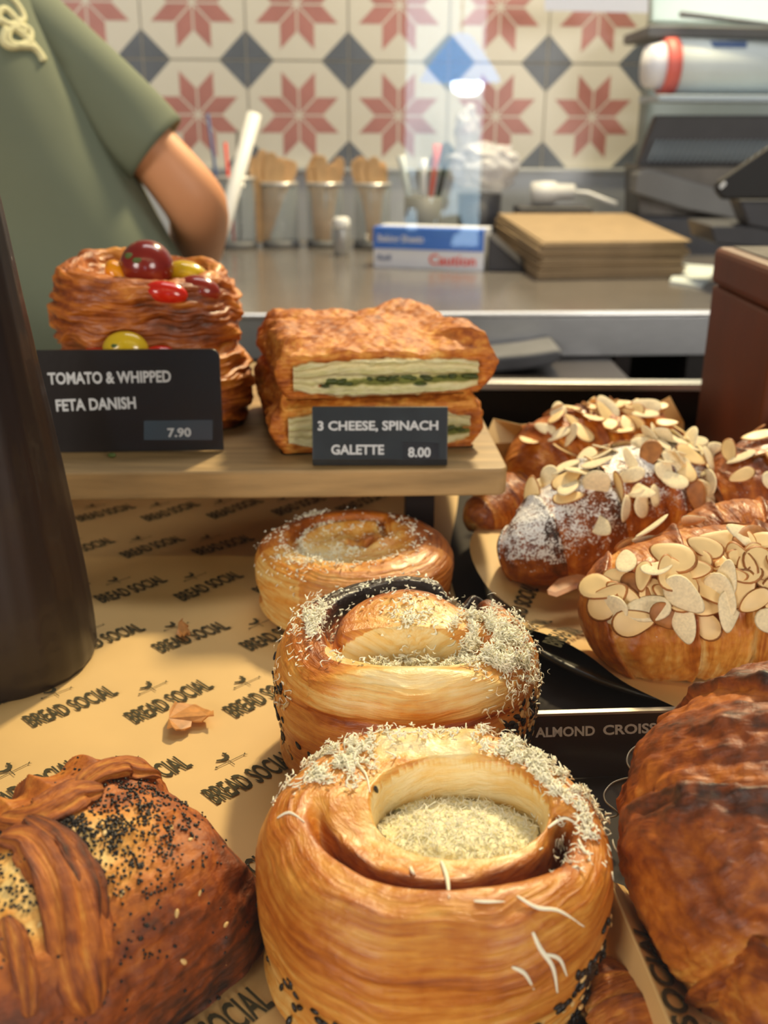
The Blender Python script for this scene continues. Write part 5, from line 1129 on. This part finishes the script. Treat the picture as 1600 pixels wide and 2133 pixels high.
edges = [(0, 1), (1, 2), (2, 3), (3, 4), (4, 5), (3, 6), (6, 7), (7, 8), (8, 9), (9, 10), (3, 11), (11, 12), (12, 13), (13, 14), (14, 15), (0, 16), (16, 17), (17, 18), (18, 19), (0, 20), (20, 21), (21, 22), (22, 23)]
body = skin_mesh('body', nodes, edges, M['skin'], pr)
def hand(name, w, d, side):                   # palm, four fingers of unequal length and a thumb, slightly curled
    w = Vector(w); d = Vector(d).normalized(); x = d.cross(Vector((0, 0, 1))).normalized()*side; dn = Vector((0, 0, -1))
    nd = [(tuple(w), (.024, .018)), (tuple(w+d*.04), (.034, .015)), (tuple(w+d*.075), (.036, .014))]; ed = [(0, 1), (1, 2)]
    for k, (o_, L) in enumerate(((-.028, .062), (-.010, .072), (.009, .067), (.027, .052))):
        b = w+d*.078+x*o_; i = len(nd); nd += [(tuple(b), (.010, .010)), (tuple(b+d*L*.45+dn*L*.10), (.009, .009)), (tuple(b+d*L*.75+dn*L*.32), (.0085, .0085)), (tuple(b+d*L*.92+dn*L*.58), (.0075, .0075))]; ed += [(2, i), (i, i+1), (i+1, i+2), (i+2, i+3)]
    i = len(nd); nd += [(tuple(w+d*.03-x*.034), (.012, .012)), (tuple(w+d*.055-x*.052+dn*.01), (.010, .010)), (tuple(w+d*.078-x*.056+dn*.022), (.0085, .0085))]; ed += [(1, i), (i, i+1), (i+1, i+2)]
    return skin_mesh(name, nd, ed, M['skin'], pr, 2)
hand('hand', wr, (-.25, 1, -.05), 1); hand('hand', (px0-.12, py0+.23, .97), (.45, .9, -.05), -1)
# head, turned to the worktop
hc = np.array([lx(1.6)+.02, py0+.03, 1.60]); a = np.linspace(0, 2*np.pi, 72, endpoint=False)[:, None]; b = np.linspace(.03, np.pi-.03, 54)[None]
D_ = xyz(np.sin(b)*np.cos(a), np.sin(b)*np.sin(a), np.cos(b)+0*a); x_, y_, z_ = D_[..., 0], D_[..., 1], D_[..., 2]
k = np.ones_like(x_); k = k-.16*sstep(0, -1, z_)*(np.abs(x_) > 0)*np.abs(x_)+.0
k = k+.22*np.exp(-((x_/.13)**2+((z_+.12)/.20)**2))*(y_ > 0)-.06*np.exp(-(((np.abs(x_)-.36)/.15)**2+((z_-.06)/.11)**2))*(y_ > 0)+.05*np.exp(-((x_/.28)**2+((z_+.52)/.06)**2))*(y_ > 0)+.07*np.exp(-((x_/.25)**2+((z_+.82)/.15)**2))*(y_ > 0)
HP = hc+D_*k[..., None]*np.array([.075, .094, .118]); grid_obj('head', HP, M['skin'], pr, cu=True, caps=True)
for s_ in (-1, 1):
    MB().ball(hc+(s_*.076, -.005, -.005), .028, 10, 0, (.35, .65, 1.1)).build('ear', M['skin'], pr, True)
    e_ = MB().ball(hc+(s_*.030, .080, .012), .012, 10).build('eye', M['white'], pr, True); MB().ball(hc+(s_*.030, .0905, .012), .005, 8).build('iris', M['black'], e_, True)
MB().ball(hc+(0, .083, -.061), .024, 10, 0, (1, .35, .28)).build('lips', mat('lips', 'a4564a', .5), pr, True)
kk = 1.08+.05*fbm(xyz(x_*6, y_*6, z_*2), 1, 3, 7); hz_ = np.where((y_ > .35) & (z_ < .45), .90, 1)
grid_obj('hair', hc+D_*(kk*hz_)[..., None]*np.array([.078, .096, .121])+np.array([0, -.008, .006]), M['hair'], pr, cu=True, caps=True)
# t-shirt: torso tube with sleeves, following the body
t = np.linspace(0, 1, 60)[None]; a = np.linspace(0, 2*np.pi, 90, endpoint=False)[:, None]
zc = [.84, .95, 1.05, 1.15, 1.25, 1.35, 1.42, 1.45]; rx_ = [.190, .188, .188, .192, .196, .188, .115, .07]; ry_ = [.135, .13, .126, .130, .134, .120, .085, .062]
ks = np.linspace(0, 1, 8); z = interp(ks, zc, t); rx = interp(ks, rx_, t); ry = interp(ks, ry_, t)
fold = .004*fbm(xyz(np.cos(a)*3+0*t, np.sin(a)*3+0*t, z*7+0*a), 1, 3, 5)+.003*np.sin(a*5+z*22)*sstep(1.2, .9, z)
sg = lambda v, p_: np.sign(v)*np.abs(v)**p_
LXO = (px0-.50*np.maximum(0, z-.95)); SP = xyz(LXO+(rx+fold)*sg(np.cos(a), .85), py0+(ry+fold)*sg(np.sin(a), .85), z+0*a)
shirt = grid_obj('shirt', SP, M['shirt'], pr, cu=True)
for P0, P1, frac in ((np.array(sh_)+(-.05, 0, .02), np.array(se), 1.0), (np.array([lx(1.36)-.13, py0, 1.36]), np.array([lx(1.2)-.26, py0+.045, 1.13]), .8)):
    cpts = [P0, P0*.5+P1*.5+(0, 0, .006), P0*(1-frac)+P1*frac]; t3 = np.linspace(0, 1, 30); Cc = interp([0, .45, 1], np.array(cpts), t3); Tt = np.gradient(Cc, axis=0); Tt /= np.linalg.norm(Tt, axis=1, keepdims=True)
    S_ = np.cross(Tt, [0, 1., 0]); S_ /= np.linalg.norm(S_, axis=1, keepdims=True); U_ = np.cross(Tt, S_); aa = np.linspace(0, 2*np.pi, 48, endpoint=False)[:, None]
    rr = (np.interp(t3, [0, .4, 1], [.088, .060, .041])[None]+.002*np.sin(aa*3+t3[None]*9))
    PP = Cc[None]+S_[None]*(np.cos(aa)*rr)[..., None]+U_[None]*(np.sin(aa)*rr)[..., None]; PI_ = Cc[None]+S_[None]*(np.cos(aa)*(rr-.004))[..., None]+U_[None]*(np.sin(aa)*(rr-.004))[..., None]
    grid_obj('sleeve', np.concatenate([PP, PI_[:, ::-1]], 1), M['shirt'], pr, cu=True)
# cream looping print on the back of the shirt
def sh_y(px, py):                             # point on the shirt's near side
    p_ = ay(px, py, py0-.12)
    for _ in range(6):
        u_ = np.clip((p_[0]-(px0-.50*max(0, p_[2]-.95)))/.192, -.98, .98); yy = py0-.132*(1-abs(u_)**(2/.85))**(.85/2)-.003; p_ = ay(px, py, yy)
    return p_
for pl in ([(-60, 20), (-10, -20), (30, 5), (48, 40), (20, 52), (-5, 35), (10, 20), (40, 50), (52, 70)], [(12, 60), (5, 85), (25, 98), (58, 88), (62, 65), (40, 55), (18, 66), (20, 88), (45, 96), (66, 98), (82, 112), (90, 128)], [(-30, 50), (0, 45), (30, 60), (55, 80), (80, 108), (91, 126)]):
    q = interp(np.linspace(0, 1, len(pl)), np.array([sh_y(*p_) for p_ in pl]), np.linspace(0, 1, 50)); MB().tube([tuple(p_) for p_ in q], .0035, 8).build('print', M['print'], shirt, True)
# trousers and shoes
tn = [((px0, py0, .90), (.165, .12)), ((px0+.095, py0, .80), (.10, .10)), ((px0+.10, py0, .50), (.075, .078)), ((px0+.10, py0+.01, .10), (.060, .062)), ((px0-.095, py0, .80), (.10, .10)), ((px0-.10, py0, .50), (.075, .078)), ((px0-.10, py0+.01, .10), (.060, .062))]
skin_mesh('trousers', tn, [(0, 1), (1, 2), (2, 3), (0, 4), (4, 5), (5, 6)], M['trousers'], pr)
for s_ in (-1, 1): MB().ball((px0+s_*.10, py0+.06, .045), .06, 14, 0, (.85, 2.1, .75)).build('shoe', M['black'], pr, True)
